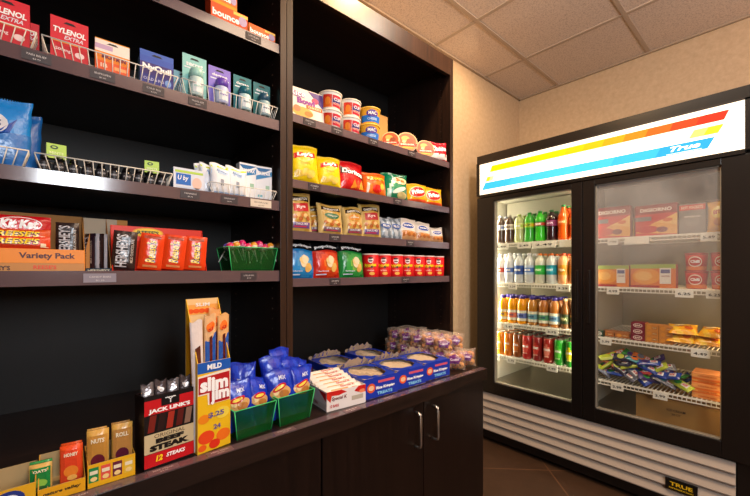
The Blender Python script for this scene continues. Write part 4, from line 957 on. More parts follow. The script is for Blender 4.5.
for k, (a, l_, hh, c, yy) in enumerate(((-.028, 'meat stick in white wrapper at the left of the box', .300, '#e4d8d4', .014), (-.006, 'meat stick in tan wrapper in the middle of the box', .312, '#e8b884', .016), (.012, 'meat stick in tan wrapper, second from the right in box', .325, '#eaa868', .030), (.029, 'meat stick in tan wrapper at the right of the box', .310, '#e8b070', .018))):
    ca, sa = math.cos(R(9)), math.sin(R(9))
    stickpack(.030, hh+.012, (sx+a*ca-yy*sa, sy+a*sa+yy*ca, ZW+.003), c, sd(0 if k == 0 else 1), l_, rz=9, ry=-1.5 if k == 0 else 1, seed=60+k, mat='film', group='meat sticks in the tall box', tilt=-1)
# green bins of snack bags
bin_('translucent green bin of blue snack bags beside the meat stick box', .397, .985, ZW, .118, .096, .11, .09, .079, rz=4)
bin_('translucent green bin of blue snack bags beside the white bar carton', .519, .988, ZW, .122, .098, .11, .09, .084, rz=4)
def nut(g, S, w, h):
    g.ell(S, -w*.02, h*.55, w*.40, h*.13, '#d8a868', .001, 4); g.ell(S, w*.1, h*.5, w*.2, h*.08, '#b87838', .0015, 3); g.ell(S, -w*.2, h*.56, w*.1, h*.06, '#f0d8a0', .0016, 3)
    g.ell(S, -w*.05, h*.64, w*.28, h*.06, '#c81e28', .002, 4, .3); g.ell(S, -w*.05, h*.64, w*.2, h*.03, '#f4d858', .0026, 3, .3)
    g.text(S, 'MIX', w*.1, h*.82, w=w*.26, h=h*.08, col='#d8e0f8', lift=.002)
def nutw(g, S, w, h):
    g.rect(S, -w*.2, w*.16, h*.42, h*.74, '#d0d4e4', .0016, 4); g.text(S, 'SNACK', 0-w*.02, h*.58, w=h*.24, h=w*.14, col='#2a3a90', lift=.0028, rot=-PI/2); g.ell(S, w*.3, h*.6, w*.1, h*.14, '#c89a60', .0016, 3)
def nutp(u, v): return '#1430b4' if math.sin(12*u+9*v) > -.3 else '#1e44cc'
GN = 'blue snack bags in the green bins'
for i, (x_, y_, zb, w_, h_, rz_, ry_, f_, l_) in enumerate((
        (.375, .978, .012, .078, .135, -10, -6, nut, 'blue snack mix bag, front left in the left green bin'), (.418, .985, .010, .072, .130, 8, 5, nut, 'blue snack mix bag, front right in the left green bin'),
        (.398, 1.022, .012, .074, .165, -25, -2, nutw, 'blue snack mix bag standing tall at the back of left bin'),
        (.492, .976, .014, .082, .140, -8, -5, nut, 'blue snack mix bag, front left in the right green bin'), (.545, .982, .012, .080, .138, 6, 8, nut, 'blue snack mix bag, front right in the right green bin'),
        (.492, 1.022, .012, .068, .170, -12, -4, nutw, 'blue snack mix bag standing at back left of right bin'), (.532, 1.018, .012, .068, .158, 2, 4, nutw, 'blue snack mix bag in the middle of the right bin'), (.556, 1.040, .012, .062, .145, 2, 12, nut, 'blue snack mix bag leaning over right rim of right bin'), (.515, 1.045, .012, .066, .185, 0, 2, nutw, 'blue snack mix bag rising highest at rear of right bin'))):
    bag('snack_mix_bag', w_, h_, .034, nutp, f_, l_, 'snack bag', (x_, y_-.014, ZW+zb), rz=rz_, ry=ry_, seed=80+i, tilt=-4, group=GN, taper=.1)
# white carton of bars
o = empty('bar_carton', 'white carton with red swooshes, heaped with white bars', 'carton', (.702, .935, ZW), (0, 0, R(-5)))
g = G('print'); W_, D_ = .146, .165; opencarton(g, W_, D_, .060, .060, t=.002, col='#e8e2de', inner='#cfc8c4', front='#eee8e4'); S = Sfront(0)
g.poly(S, [(-.073, .060), (-.02, .060), (.0, .050), (-.03, .044), (-.055, .046)], '#d0201c', .0004); g.poly(S, [(-.073, .060), (-.055, .046), (-.060, .026), (-.073, .040)], '#d8301c', .0005); g.poly(S, [(.073, .060), (.073, .036), (.045, .040), (.028, .046), (.045, .060)], '#d0201c', .0004)
g.text(S, 'Special K', -.028, .035, w=.056, h=.014, col='#7a2a2a', lift=.001, bold=.03, shear=.2); g.ell(S, .058, .042, .012, .006, '#f08a60', .0008); g.rect(S, .018, .062, .018, .032, '#b8b0a0', .0005); g.text(S, '12 BARS', -.046, .014, w=.032, h=.009, col='#c8241c', lift=.001, bold=.03)
Sl = Sside(-W_/2, D_); 
Sl = lambda a, b, l=0: (-W_/2-l, D_/2-a, b)
g.rect(Sl, -.075, .075, .006, .02, '#d8d0c8', .0004); g.ell(Sl, -.03, .034, .022, .016, '#e8a050', .0005); g.poly(Sl, [(.03, .056), (.078, .056), (.078, .03)], '#d0201c', .0004); g.text(Sl, 'PROTEIN', .0, .013, w=.05, h=.008, col='#a84030', lift=.0009)
g.build('carton_body', o)
def spk(g, S, w, h):
    g.rect(S, -w*.34, w*.1, h*.2, h*.42, '#d89a6a', .0008, 3); g.text(S, 'Special K', w*.12, h*.62, w=w*.38, h=h*.28, col='#c8504a', lift=.0016); g.rect(S, w*.2, w*.4, h*.2, h*.34, '#b86a4a', .0009, 2)
for k in range(6):
    a_, yy = -.0, .010+k*.026
    ca, sa = math.cos(R(-5)), math.sin(R(-5))
    bar('snack_bar', .140, .034, .014, '#ece4de', spk, 'white wrapped bar lying across the white carton, %s from the front' % on[k], (.702-yy*sa, .935+yy*ca, ZW+.044+k*.004), rx=-62, rz=-5+(k % 3-1)*2, group='bars heaped on the white carton', cat='snack bar')
for k in range(5):
    yy = .016+k*.026
    bar('snack_bar', .138, .034, .014, '#e6dcd6', spk, 'white wrapped bar in the lower layer, %s from the front' % on[k], (.702-yy*sa, .935+yy*ca, ZW+.014), rx=-70, rz=-5, group='bars heaped on the white carton', cat='snack bar')
# blue torn trays
def tray(label, x, y, rz, w=.150, d=.17, h=.072, seed=1):
    o = empty('torn_carton', label, 'carton', (x, y, ZW), (0, 0, R(rz)), 'blue torn-open cartons on the worktop'); r_ = random.Random(seed)
    g = G('print'); t = .002; b = '#1a38b0'; tan = '#a8937c'
    g.box(-w/2, w/2, 0, d, 0, t, tan)
    top = lambda u: h*(.86+.14*math.cos(u*6.3))+.004*r_.uniform(-1, 1)
    # walls with torn upper edges, blue outside, bare card inside
    def wall(p, q, n, f):
        pr = None
        for i in range(n+1):
            u = i/n; x_ = p[0]+(q[0]-p[0])*u; y_ = p[1]+(q[1]-p[1])*u; z_ = f(u)
            L = math.hypot(q[0]-p[0], q[1]-p[1]); nx, ny = (q[1]-p[1])/L, -(q[0]-p[0])/L
            cur = ((x_, y_), (x_-nx*t, y_-ny*t), z_)
            if pr:
                (a, ai, az), (c, ci, cz) = pr, cur
                g.quad([(a[0], a[1], 0), (c[0], c[1], 0), (c[0], c[1], cz), (a[0], a[1], az)], b)
                g.quad([(ci[0], ci[1], 0), (ai[0], ai[1], 0), (ai[0], ai[1], az), (ci[0], ci[1], cz)], tan)
                g.quad([(a[0], a[1], az), (c[0], c[1], cz), (ci[0], ci[1], cz), (ai[0], ai[1], az)], tan)
            pr = cur
    fl_ = lambda u: h*.97
    wall((-w/2, 0), (w/2, 0), 16, fl_); wall((w/2, 0), (w/2, d), 14, lambda u: h*(.97 if u < .2 else .9)+.003*r_.uniform(-1, 1))
    wall((w/2, d), (-w/2, d), 16, lambda u: h*1.12+.006*r_.uniform(-1, 1)); wall((-w/2, d), (-w/2, 0), 14, lambda u: h*.97)
    # what remains of the lid: a blue rim with a ragged opening
    hz = h*.97; n = 28; n0 = len(g.v)
    for k in range(n):
        a = 2*PI*k/n; ox, oy = math.cos(a), math.sin(a); m_ = max(abs(ox), abs(oy)); ox, oy = ox/m_, oy/m_
        rr = .82+.06*r_.uniform(-1, 1); g.v.append((ox*w/2, d/2+oy*d/2, hz)); g.v.append((math.cos(a)*w/2*rr*1.05, d/2+math.sin(a)*d/2*rr, hz-.001+.004*r_.random()))
    for k in range(n):
        k2 = (k+1) % n; g.face((n0+2*k, n0+2*k2, n0+2*k2+1, n0+2*k+1), b)
    S = Sfront(0)
    g.text(S, 'Rice Krispies', w*.12, h*.44, w=w*.56, h=h*.18, col='#ffffff', lift=.001, bold=.06); g.text(S, 'TREATS', w*.1, h*.2, w=w*.46, h=h*.15, col='#8fd8f8', lift=.001, bold=.04)
    g.ell(S, -w*.30, h*.5, w*.12, h*.22, '#e85a20', .0006); g.ell(S, -w*.30, h*.5, w*.08, h*.12, '#f8c8a0', .0009); g.rect(S, -w*.1, w*.4, h*.68, h*.8, '#d85a70', .0005)
    Sl = lambda a, b_, l=0: (-w/2-l, d/2-a, b_)
    g.text(Sl, 'TREATS', -d*.1, h*.45, w=d*.34, h=h*.2, col='#ffffff', lift=.001, bold=.05); g.rect(Sl, -d*.42, -d*.28, h*.3, h*.62, '#c83aa0', .0005); g.ell(Sl, d*.3, h*.5, d*.1, h*.2, '#a8d8f0', .0006)
    g.build('carton_body', o)
    # flap of bare card folded up and back
    g = G('card'); n_ = 14; n0 = len(g.v)
    for i in range(n_+1):
        u = i/n_-.5; e = .026*(1-(2*u)**4)+.008*r_.uniform(-1, 1)
        g.v.append((u*w*.86, d*.96, hz+.002)); g.v.append((u*w*.9, d*.96-.010+.006*r_.uniform(-1, 1), hz+.004+max(.004, e)))
    for i in range(n_):
        a = n0+2*i; g.face((a, a+2, a+3, a+1), '#b39c84')
    g.v += [tuple(Vector(p)+Vector((0, .0015, 0))) for p in g.v[n0:]]
    m_ = 2*(n_+1)
    for i in range(n_):
        a = n0+m_+2*i; g.face((a+1, a+3, a+2, a), '#8a2a3a' if False else b)
    g.build('torn_flap', o)
    g = G('card'); f3 = [r_.uniform(0, 6) for _ in range(3)]
    g.grid(lambda u, v: ((u-.5)*w*.96, .008+v*(d-.014), h*(.62+.22*v+.10*math.sin(5*u+f3[0])*math.sin(3*v+f3[1])+.05*math.sin(11*u+7*v+f3[2]))), 14, 12, lambda u, v: '#c0ab92' if (u*5+v*3) % 1.9 > .6 else '#ad9880', smooth=False)
    g.build('loose_card', o)
    return o
TR = ((.852, .936, -3, 'blue torn-open carton beside the white bar carton'), (1.008, .938, -3, 'blue torn-open carton, middle of the front row'), (1.164, .942, -3, 'blue torn-open carton in front, next to the clear cookie bags'),
      (.850, 1.135, -4, 'blue torn-open carton in the back row, leftmost'), (1.045, 1.145, -3, 'blue torn-open carton in the back row, nearer the cookies'))
for i, (x_, y_, rz_, l_) in enumerate(TR):
    tray(l_, x_, y_, rz_, seed=i+3)
# clear cookie bags
def cookiebag(label, x, y, z, rz, purple, w=.098, h=.080, d=.056, seed=0):
    o = empty('cookie_bag', label, 'cookie bag', (x, y, z), (R(-8), 0, R(rz)), 'clear cookie bags at the right end of worktop'); r_ = random.Random(seed)
    for i in range(3):
        for j in range(2):
            g = G('card'); rr = .0165+.002*r_.random(); cxx, czz = (i-1)*.0245, .020+j*.030
            g.lathe([(rr*.5, -.010), (rr, -.004), (rr, .006), (rr*.6, .013), (.001, .015)], 12, ('#c07840', '#9a5426', '#cf9050')[(i+j) % 3])
            M = Matrix.Translation((cxx, 0, czz)) @ Matrix.Rotation(R(90), 4, 'X'); g.xf(M)
            n = len(g.v)
            for q_ in range(5):
                a = r_.uniform(0, 6.28); b_ = rr*.6*r_.random(); px_, pz_ = cxx+b_*math.cos(a), czz+b_*math.sin(a)
                g.box(px_-.002, px_+.002, -.0155, -.010, pz_-.002, pz_+.002, '#5a2418')
            g.build('cookie', o)
    def deco(g, S, w, h):
        g.rect(S, -w*.40, w*.40, h*.70, h*.90, '#e8b8a0', .0007, 4); g.poly(S, [(-w*.4, h*.12), (-w*.1, h*.1), (-w*.2, h*.3)], '#f4ece4', .0009, None, 3)
        if True:
            g.poly(S, [(-w*.22, h*.36), (w*.2, h*.32), (w*.3, h*.6), (w*.05, h*.86), (-w*.26, h*.74)], '#6a2a70', .001, 'film', 4); g.text(S, 'Cookies', 0, h*.58, w=w*.38, h=h*.14, col='#f0d8f0', lift=.002, mat='print')
        g.rect(S, -w*.48, w*.48, h*.94, h*.99, '#d8c8b8', .0006, 3)
    bag('wrapper', w, h, d, '#f6dcc4', deco, '', '', (0, 0, 0), mat='clear_film', seed=seed, tilt=0, parent=o, crimp=False, na=10, nb=12)
B = []
for r_i, y in enumerate((.972, 1.047, 1.122, 1.197, 1.272, 1.347)):
    for c_i in range(2):
        B.append((1.318+c_i*.086, y+.004*c_i, ZW+.002, r_i, c_i, 0))
for r_i, y in enumerate((1.04, 1.115, 1.19, 1.265, 1.34)):
    for c_i in range(2): B.append((1.325+c_i*.088, y+.006*c_i, ZW+.062, r_i, c_i, 1))
for i, (x, y, z, ri, ci, ly) in enumerate(B):
    if ly: z = ZW+.060
    cookiebag('clear cookie bag in the %s layer, %s row from the front, %s' % (('lower', 'upper')[ly], on[ri], ('left', 'right')[ci]), x, y, z, -46+((i*37) % 15)-7, ly == 1 or i % 3 == 1, seed=i)
# ---------------------------------------------------------------- inside the fridge: items face -x, so their roots turn by -90 degrees
FR = R(-90)
def bottle(kind, liquid, cap, lab, tcol, txt, H=.195, r=.0335, shape='soda', capr=.0135):
    """returns (builder of) a bottle root at the origin"""
    def make(label, cat, x, y, z, group):
        o = empty(kind, label, cat, (x, y, z), (0, 0, FR), group)
        if shape == 'soda': pr = [(.022, 0), (.030, .003), (r, .012), (r*.98, .04), (r*.90, .065), (r*.98, .088), (r, .105), (r, .135), (r*.90, .152), (r*.66, .168), (.0135, H-.018), (.0135, H-.012)]
        elif shape == 'water': pr = [(.024, 0), (r, .006), (r*.96, .03), (r, .05), (r*.97, .09), (r, .13), (r*.9, .15), (r*.6, .168), (.0135, .176), (.0135, H-.012)]
        elif shape == 'juice': pr = [(.026, 0), (r, .005), (r*.96, .02), (r*.96, .095), (r, .10), (r*.99, .13), (r*.86, .15), (.0195, .164), (.0185, H-.02)]
        else: pr = [(.022, 0), (.027, .004), (.028, .10), (.022, .125), (.013, .15), (.0125, H-.012)]
        G('drink').lathe(pr, 14, liquid).build('bottle_body', o)
        lo, hi = {'soda': (.092, .128), 'water': (.058, .118), 'juice': (.022, .090), 'glass': (.03, .09)}[shape]
        rr = lambda b: r+.0006 if shape != 'glass' else .0287
        S = Scyl(rr); L = 2*PI*rr(0)
        g = G('print'); c1, c2 = lab
        g.grid(lambda u, v: S(-L/2+L*u, lo+v*(hi-lo), 0), 18, 4, lambda u, v: c2 if .28 < v < .72 else c1)
        if txt: g.text(S, txt, 0, (lo+hi)/2, w=.042, h=min(.014, (hi-lo)*.36), col=tcol, lift=.0012, bold=.05)
        g.build('bottle_label', o)
        cr = capr if shape != 'juice' else .0195; ch = .014 if shape != 'juice' else .020
        G('plastic').lathe([(cr, H-ch), (cr, H-.002), (cr*.9, H), (.001, H)], 14, cap).build('cap', o)
        return o
    return make
def column(mk, cat, x0, y, z, n, dx, name, group):
    o = mk(name % 'front', cat, x0, y, z, group)
    for k in range(1, n): dup(o, (x0+k*dx, y-.0015*k, z), label=name % ('second', 'third', 'fourth')[k-1])
S1 = 1.3855; S2 = 1.1125; S3 = .8385; S4 = .6105
X0 = FX+.122
sodas = [(bottle('soda_bottle', '#4a3830', '#8a8a96', ('#dfe4f0', '#6a80b8'), '#ffffff', 'DIET', H=.195), 'dark cola bottle with silver blue label in the %s rank'),
         (bottle('soda_bottle', '#4a342a', '#a09890', ('#f0ece0', '#b8b0a0'), '#5a3020', 'COLA', H=.192), 'dark cola bottle with pale label in the %s rank'),
         (bottle('soda_bottle', '#bcc48c', '#9aa850', ('#e6e8a0', '#a8c850'), '#ffffff', 'LIME', H=.19), 'pale clear bottle with yellow green label in the %s rank'),
         (bottle('soda_bottle', '#38a836', '#1e8a2a', ('#78c030', '#e0c020'), '#1a7a2a', '7UP', H=.196), 'green lemon soda bottle with yellow and green label in the %s rank'),
         (bottle('soda_bottle', '#3cc02c', '#1e8a30', ('#2a8a2c', '#c83028'), '#ffffff', 'DEW', H=.198), 'bright green soda bottle with red label band in the %s rank'),
         (bottle('soda_bottle', '#2a1018', '#2a6a3a', ('#8a3a6a', '#7a2a58'), '#e8c8e0', 'GRAPE', H=.195), 'dark purple soda bottle with green cap in the %s rank'),
         (bottle('soda_bottle', '#e85a14', '#2a8a4a', ('#e8601c', '#f07020'), '#ffe0b0', 'ORANGE', H=.218), 'orange soda bottle with green cap in the %s rank'),
         (bottle('soda_bottle', '#d8640c', '#e8e0d0', ('#f0d040', '#e88a20'), '#ffffff', '', H=.20), 'amber soda bottle beside the middle post in the %s rank')]
ys = [1.352, 1.284, 1.214, 1.144, 1.073, 1.000, .928, .858]
for (mk, l_), y in zip(sodas, ys): column(mk, 'soda bottle', X0, y, S1, 3, .07, l_+', top shelf', 'soda bottles on the top left fridge shelf')
waters = [(bottle('water_bottle', '#e6dcd8', '#f0e8e8', ('#f0e8e4', '#d8482a'), '#ffffff', 'WATER', H=.20, shape='water'), 'clear drink bottle with red label in the %s rank'),
          (bottle('water_bottle', '#d0d4dc', '#e8e8f0', ('#e0e6f0', '#4a70c0'), '#ffffff', 'PURE', H=.205, shape='water'), 'clear water bottle with pale blue label in the %s rank'),
          (bottle('water_bottle', '#ccd0d4', '#e8e8f0', ('#3a60b0', '#2a4a98'), '#ffffff', 'SPRING', H=.20, shape='water'), 'clear water bottle with dark blue label in the %s rank'),
          (bottle('water_bottle', '#c8ccd0', '#e8e8f0', ('#b8cce8', '#4a78c8'), '#ffffff', 'WATER', H=.198, shape='water'), 'clear water bottle with mid blue banded label in the %s rank'),
          (bottle('water_bottle', '#c8c8b8', '#e87a2a', ('#28a838', '#3cc048'), '#e8ffe0', 'SPORT', H=.195, shape='water'), 'sports drink bottle with bright green label in the %s rank'),
          (bottle('water_bottle', '#c0c4c4', '#e8702a', ('#1a8aa0', '#2aa0b8'), '#e0f8ff', 'SPORT', H=.192, shape='water'), 'sports drink bottle with teal label in the %s rank'),
          (bottle('water_bottle', '#dfa070', '#e0502a', ('#c88a28', '#b87818'), '#fff0d0', 'TEA', H=.19, shape='water'), 'peach drink bottle with golden label in the %s rank'),
          (bottle('water_bottle', '#e8a060', '#d8502a', ('#d88a38', '#e8a030'), '#fff0d0', '', H=.19, shape='water'), 'amber drink bottle beside the middle post in the %s rank')]
for (mk, l_), y in zip(waters, ys): column(mk, 'drink bottle', X0, y, S2, 3, .07, l_+', second shelf', 'drink bottles on the second left fridge shelf')
oj = lambda c, b: bottle('juice_bottle', c, '#3a2a88', ('#e8e4d0', b), '#2a3a70', 'JUICE', H=.188, shape='juice', r=.0325)
juices = [(oj('#f0a010', '#f0b830'), 'orange juice bottle with purple cap, leftmost column, %s rank'), (oj('#f2a008', '#e8785a'), 'orange juice bottle with purple cap, second column, %s rank'), (oj('#f09c0c', '#6a7ac0'), 'orange juice bottle with purple cap, third column, %s rank'),
          (oj('#b87a30', '#6aa0b0'), 'amber juice bottle with purple cap, fourth column, %s rank'), (oj('#a8642c', '#5a9a70'), 'amber juice bottle with green white label, fifth column, %s rank'), (oj('#b06c30', '#7aa8c8'), 'amber juice bottle with pale blue label, sixth column, %s rank'),
          (bottle('tea_bottle', '#7a4a22', '#d8c890', ('#2a3a28', '#4a5a30'), '#e8e0b0', 'TEA', H=.185, shape='glass'), 'brown glass tea bottle with long neck, %s rank'), (bottle('tea_bottle', '#7a4a22', '#d8c890', ('#e8b060', '#4a5a30'), '#e8e0b0', '', H=.185, shape='glass'), 'brown glass tea bottle beside the middle post, %s rank')]
ysj = [1.330, 1.262, 1.194, 1.122, 1.050, .980, .918, .860]
for (mk, l_), y in zip(juices, ysj): column(mk, 'juice bottle', X0, y, S3, 3, .07, l_+' of third shelf', 'juice bottles on the third left fridge shelf')
def tallcan(c1, c2, txt):
    def make(label, cat, x, y, z, group):
        o = empty('drink_can', label, cat, (x, y, z), (0, 0, FR), group); H = .158; r = .032
        g = G('drink').lathe([(.026, 0), (.0285, .004), (r, .010), (r, H-.014), (.0265, H-.003)], 16, c1)
        S = Scyl(r); g.grid(lambda u, v: S(-.024+.048*u, .02+v*.10, .0004), 8, 6, lambda u, v: c2 if ((u-.5)**2*4+(v-.55)**2*5 < .8) else c1)
        if txt: g.text(S, txt, 0, .085, w=.036, h=.014, col='#ffffff', lift=.0012, bold=.05)
        g.text(S, 'JUICE', 0, .04, w=.026, h=.008, col='#f8f0d8', lift=.0012)
        g.build('can_body', o); G('metal').lathe([(.0265, H-.003), (.0268, H), (.0255, H), (.0245, H-.003), (.001, H-.003)], 16, '#c8c4bc').build('can_lid', o)
        return o
    return make
cans = [(tallcan('#e89018', '#f4b840', 'MANGO'), 'orange tall can, leftmost column'), (tallcan('#d87018', '#f09030', 'ORANGE'), 'deep orange tall can, second column'), (tallcan('#8a4a20', '#c87030', 'TEA'), 'brown and orange tall can, third column'),
        (tallcan('#b82a28', '#e85a50', 'MELON'), 'red tall can with pink patch, fourth column'), (tallcan('#8a2020', '#c84038', 'CHERRY'), 'dark red tall can, fifth column'), (tallcan('#a02820', '#e08070', 'PUNCH'), 'red tall can with pale patch, sixth column'),
        (tallcan('#2a9a2c', '#58c040', 'APPLE'), 'green tall can, seventh column'), (tallcan('#2a8a30', '#e0d020', 'LIME'), 'green and yellow tall can, eighth column')]
ysc = [1.352, 1.290, 1.224, 1.157, 1.088, 1.018, .950, .884]
for (mk, l_), y in zip(cans, ysc): column(mk, 'can', X0-.002, y, S4, 4, .065, l_+', %s rank of the fourth shelf', 'tall cans on the fourth left fridge shelf')
# ---- freezer side
def fcarton(name, w, d, h, deco, label, y, z, x=X0-.025, col='#c8202a', side='#a81a20', rz=0, group=None, cat='box', rx=0):
    g = G('print').box(-w/2, w/2, 0, d, 0, h, col, side=side); deco(g, Sfront(0), w, h, d)
    return tag(g.build(name, None, (x, y, z), (R(rx), 0, FR+R(rz)), bevel=.001), label, cat, group)
def pizza(g, S, w, h, d):
    g.rect(S, -w*.5, w*.5, h*.70, h*1., '#8a1420', .0003); g.text(S, 'DIGIORNO', 0, h*.83, w=w*.76, h=h*.12, col='#f4e8e0', lift=.001, bold=.04)
    g.poly(S, [(-w*.5, h*.1), (w*.5, h*.02), (w*.5, h*.62), (-w*.02, h*.42)], '#e8a850', .0005); g.poly(S, [(w*.02, h*.42), (w*.5, h*.30), (w*.5, h*.68)], '#f0c070', .0008)
    g.rect(S, -w*.5, -w*.1, h*.48, h*.62, '#7a7a80', .0005); g.ell(S, -w*.2, h*.2, w*.28, h*.12, '#c01a28', .0009); g.ell(S, w*.15, h*.18, w*.14, h*.09, '#7a1430', .0012); g.ell(S, w*.28, h*.48, w*.12, h*.06, '#d86a30', .0012)
F1, F2, F3, F4 = 1.3805, 1.1075, .8225, .5805
fcarton('pizza_box', .172, .05, .172, pizza, 'frozen pizza box at the left of the top freezer shelf', .660, F1)
fcarton('pizza_box', .176, .05, .160, pizza, 'frozen pizza box in the middle of the top freezer shelf', .462, F1, col='#c83a3a')
fcarton('pizza_box', .170, .05, .165, pizza, 'frozen pizza box behind the left pizza box', .655, F1, x=X0+.04)
def redb(g, S, w, h, d):
    g.rect(S, -w/2, w/2, 0, h*.72, '#7a7470', .0003); g.rect(S, -w*.5, w*.5, h*.78, h*.96, '#c82a1c', .0005); g.text(S, 'HOT POCKETS', 0, h*.87, w=w*.84, h=h*.1, col='#f8d8c0', lift=.001, bold=.04); g.ell(S, 0, h*.4, w*.3, h*.18, '#8a8480', .0006); g.text(S, 'PEPPERONI', 0, h*.56, w=w*.6, h=h*.06, col='#e8e0d8', lift=.001)
fcarton('frozen_snack_box', .098, .05, .145, redb, 'grey box with a red top beside the second pizza box', .318, F1, col='#857c78', side='#6a6460')
def yb(g, S, w, h): g.ell(S, 0, h*.62, w*.34, h*.2, '#f8dc60', .0014, 4); g.text(S, 'BITES', 0, h*.62, w=w*.5, h=h*.14, col='#c83a18', lift=.003, bold=.05); g.ell(S, w*.05, h*.3, w*.3, h*.13, '#c87828', .0014, 4)
bag('frozen_food_bag', .09, .150, .05, '#f0b020', yb, 'yellow frozen food bag at the right of the top freezer shelf', 'frozen food bag', (X0-.01, .220, F1), rz=-90, seed=301)
def chix(g, S, w, h, d):
    g.rect(S, -w*.5, w*.5, h*.82, h, '#9ab04a', .0003); g.ell(S, -w*.14, h*.48, w*.32, h*.34, '#e8962a', .0005); g.ell(S, -w*.2, h*.5, w*.2, h*.2, '#f0b458', .0008); g.rect(S, w*.16, w*.40, h*.18, h*.84, '#e8e0d8', .0007); g.rect(S, w*.18, w*.38, h*.62, h*.78, '#5a5a90', .001)
    g.text(S, 'CHICKEN', w*.28, h*.5, w=w*.18, h=h*.06, col='#8a2a2a', lift=.0012); g.rect(S, -w*.5, w*.16, 0, h*.1, '#a01820', .0009)
fcarton('frozen_meal_box', .170, .06, .118, chix, 'frozen chicken box at the left of the second freezer shelf', .664, F2, col='#d87a28', side='#c84030')
fcarton('frozen_meal_box', .192, .06, .122, chix, 'wider frozen chicken box in the middle of second freezer shelf', .476, F2, col='#d8742a', side='#c84030')
fcarton('frozen_meal_box', .165, .06, .116, chix, 'frozen chicken box behind the left chicken box', .660, F2, x=X0+.05, col='#d87a28', side='#c84030')
def tub(label, y, z, x=X0+.02):
    o = empty('ice_cream_tub', label, 'tub', (x, y, z), (0, 0, FR), 'red tubs on the second freezer shelf'); H = .088
    rr = lambda b: .038+.006*b/H
    g = G('print').lathe([(.036, 0), (.038, .002), (.044, H-.006)], 20, '#c42418'); S = Scyl(rr)
    g.grid(lambda u, v: S(-.06+.12*u, .004+v*.018, .0005), 16, 1, '#e87a28'); g.ell(S, 0, .045, .027, .026, '#f4e6d4', .0007, 4); g.ell(S, 0, .045, .023, .021, '#c83028', .0012, 4); g.text(S, 'Chili', 0, .046, w=.034, h=.014, col='#ffffff', lift=.002, bold=.05)
    g.build('tub_body', o); G('plastic').lathe([(.045, H-.008), (.046, H-.006), (.046, H-.001), (.042, H), (.001, H)], 20, '#b83028').build('lid', o); return o
for y, z, t in ((.308, 0, 'lower left'), (.308, .0885, 'upper left'), (.212, 0, 'lower right'), (.212, .0885, 'upper right')): tub('red round tub, %s of the four stacked' % t, y, F2+z)
# third freezer shelf
def sbox(c, t, tc='#f0e0d0'):
    def f(g, S, w, h, d): g.ell(S, 0, h*.5, w*.34, h*.34, '#f0e0d8', .0004); g.ell(S, 0, h*.5, w*.28, h*.26, c, .0007); g.text(S, t, 0, h*.5, w=w*.4, h=h*.24, col=tc, lift=.0012, bold=.04)
    return f
for k in range(3): fcarton('ice_cream_box', .062, .07, .032, sbox('#7a1830', 'BAR'), 'maroon box, %s of the small stack' % ('lowest', 'middle', 'top')[k], .540, F3+k*.0323, col='#7a1830', side='#c87a30', x=X0-.025+.002*k, group='stacked maroon boxes on the third freezer shelf')
def tanb(g, S, w, h, d): g.ell(S, -w*.2, h*.5, w*.18, h*.32, '#d8903a', .0004); g.rect(S, w*.05, w*.4, h*.3, h*.7, '#a86428', .0004); g.text(S, 'BURRITO', w*.22, h*.5, w=w*.3, h=h*.2, col='#f0d8a8', lift=.001)
for k in range(3):
    for j in range(2): fcarton('burrito_pack', .056, .07, .030, tanb, 'orange tan pack, %s layer, %s column' % (('lowest', 'middle', 'top')[k], ('left', 'right')[j]), .478-j*.058, F3+k*.0303, col='#c88440', side='#b07030', group='stacked tan packs on the third freezer shelf')
for k in range(2): fcarton('burrito_pack', .07, .09, .026, tanb, 'low tan pack lying left of the maroon boxes, %s' % ('nearer them', 'nearer the post')[k], .618+k*.074, F3, col='#a8683a', side='#8a5428', x=X0)
fcarton('ice_cream_cup', .035, .035, .032, sbox('#2a5a48', 'ICE'), 'small dark green pack in front of the low tan packs', .718, F3, col='#2a4a3c', side='#20362c', x=X0-.036, cat='frozen treat')
def ygd(g, S, w, h): g.ell(S, -w*.15, h*.6, w*.2, h*.15, '#f4e0a0', .0014, 4, .4); g.ell(S, w*.2, h*.35, w*.15, h*.14, '#c85a1a', .0014, 4); g.text(S, 'NUGGETS', 0, h*.5, w=w*.6, h=h*.13, col='#8a3a10', lift=.003, bold=.03)
k = 0
for y, dx, z, ry in ((.362, 0, 0, 0), (.262, .0, 0, 0), (.350, .0, .042, 3), (.250, .0, .040, -4)):
    k += 1
    bag('frozen_food_bag', .115, .10, .040, lambda u, v: '#f0a818' if math.sin(11*u+7*v) > -.5 else '#f8cc40', ygd, 'yellow nugget bag lying %s' % ('flat at lower left', 'flat at lower right', 'on top at the left', 'on top at the right')[k-1], 'frozen food bag', (X0-.035, y, F3+.018+z), rz=-90+ry*3, tilt=-68, seed=310+k, group='yellow bags on the third freezer shelf')
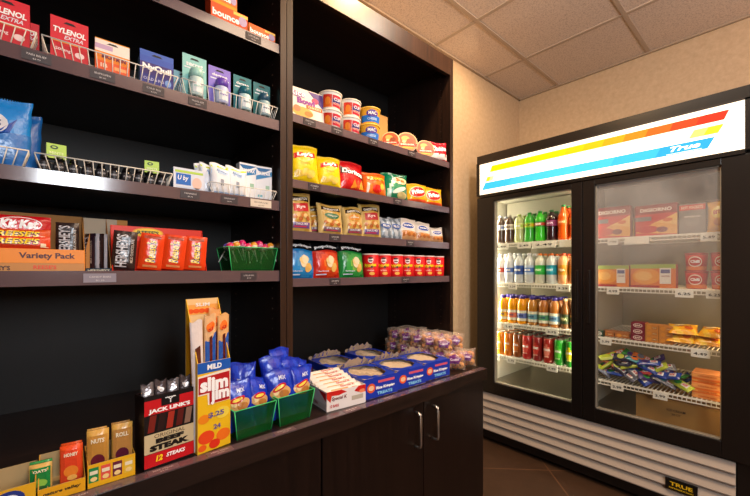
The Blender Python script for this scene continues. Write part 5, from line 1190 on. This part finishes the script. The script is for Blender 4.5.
# fourth freezer shelf: pile of ice cream novelties, each its own wrapper
pr = random.Random(5); cset = [('#1f3f9a', 'blue'), ('#1a7a8a', 'teal'), ('#2a8a3a', 'green'), ('#3a2a6a', 'violet'), ('#6a6a78', 'grey'), ('#a8b83a', 'lime'), ('#c8682a', 'orange'), ('#2a2a44', 'navy'), ('#a8343a', 'red')]
def nov(c2):
    def f(g, S, w, h): g.ell(S, -w*.15, h*.5, w*.16, h*.34, c2, .001, 3); g.rect(S, w*.06, w*.36, h*.25, h*.7, '#d8dce0', .001, 3); g.text(S, 'ICE', w*.2, h*.5, w=w*.2, h=h*.26, col='#c82a3a', lift=.0022, bold=.05)
    return f
k = 0
for lay in range(4):
    for i in range(7-lay):
        for row in range(2):
            y = .715-.030*lay*.6-i*.057-.012*row; c, cn_ = cset[pr.randrange(9)]; c2 = cset[pr.randrange(9)][0]
            bar('ice_cream_wrapper', .105, .046, .020, c, nov(c2), '%s ice cream wrapper, %s layer, %s from the left, %s' % (cn_, ('bottom', 'second', 'third', 'top')[lay], on[i], ('front', 'back')[row]),
                (X0-.028+row*.075, y, F4+.036+lay*.028), rx=pr.uniform(-75, -45), ry=pr.uniform(-38, 38), rz=-90+pr.uniform(-35, 35), group='ice cream wrappers piled on the fourth freezer shelf', cat='ice cream')
def ora(g, S, w, h, d): g.rect(S, -w*.5, w*.5, h*.3, h*.62, '#f0a858', .0004); g.text(S, 'CREAM BAR', 0, h*.46, w=w*.6, h=h*.24, col='#b83a18', lift=.001, bold=.03)
for k in range(5): fcarton('cream_bar_box', .115, .12, .024, ora, 'orange cream bar box, %s from bottom of the stack' % on[k], .262, F4+k*.0243, col='#e07028' if k % 2 else '#e8985a', side='#c85a20', rz=(k % 3-1)*3, group='stacked orange boxes on the fourth freezer shelf')
g = G('card').box(-.17, .17, 0, .25, 0, .125, '#9a7440', side='#86642f', top='#a07a48'); S = Sfront(0)
g.text(S, 'ICE CREAM', 0, .075, w=.075, h=.013, col='#2a1c10', lift=.0006, bold=.02); g.text(S, '24 CT', 0, .055, w=.035, h=.011, col='#2a1c10', lift=.0006, bold=.02)
g.rect(S, -.17, .17, .118, .1195, '#6a5028', .0004)
tag(g.build('shipping_box', None, (FX+.13, .385, .4055), (0, 0, FR)), 'brown cardboard shipping box on the floor of the freezer', 'box')
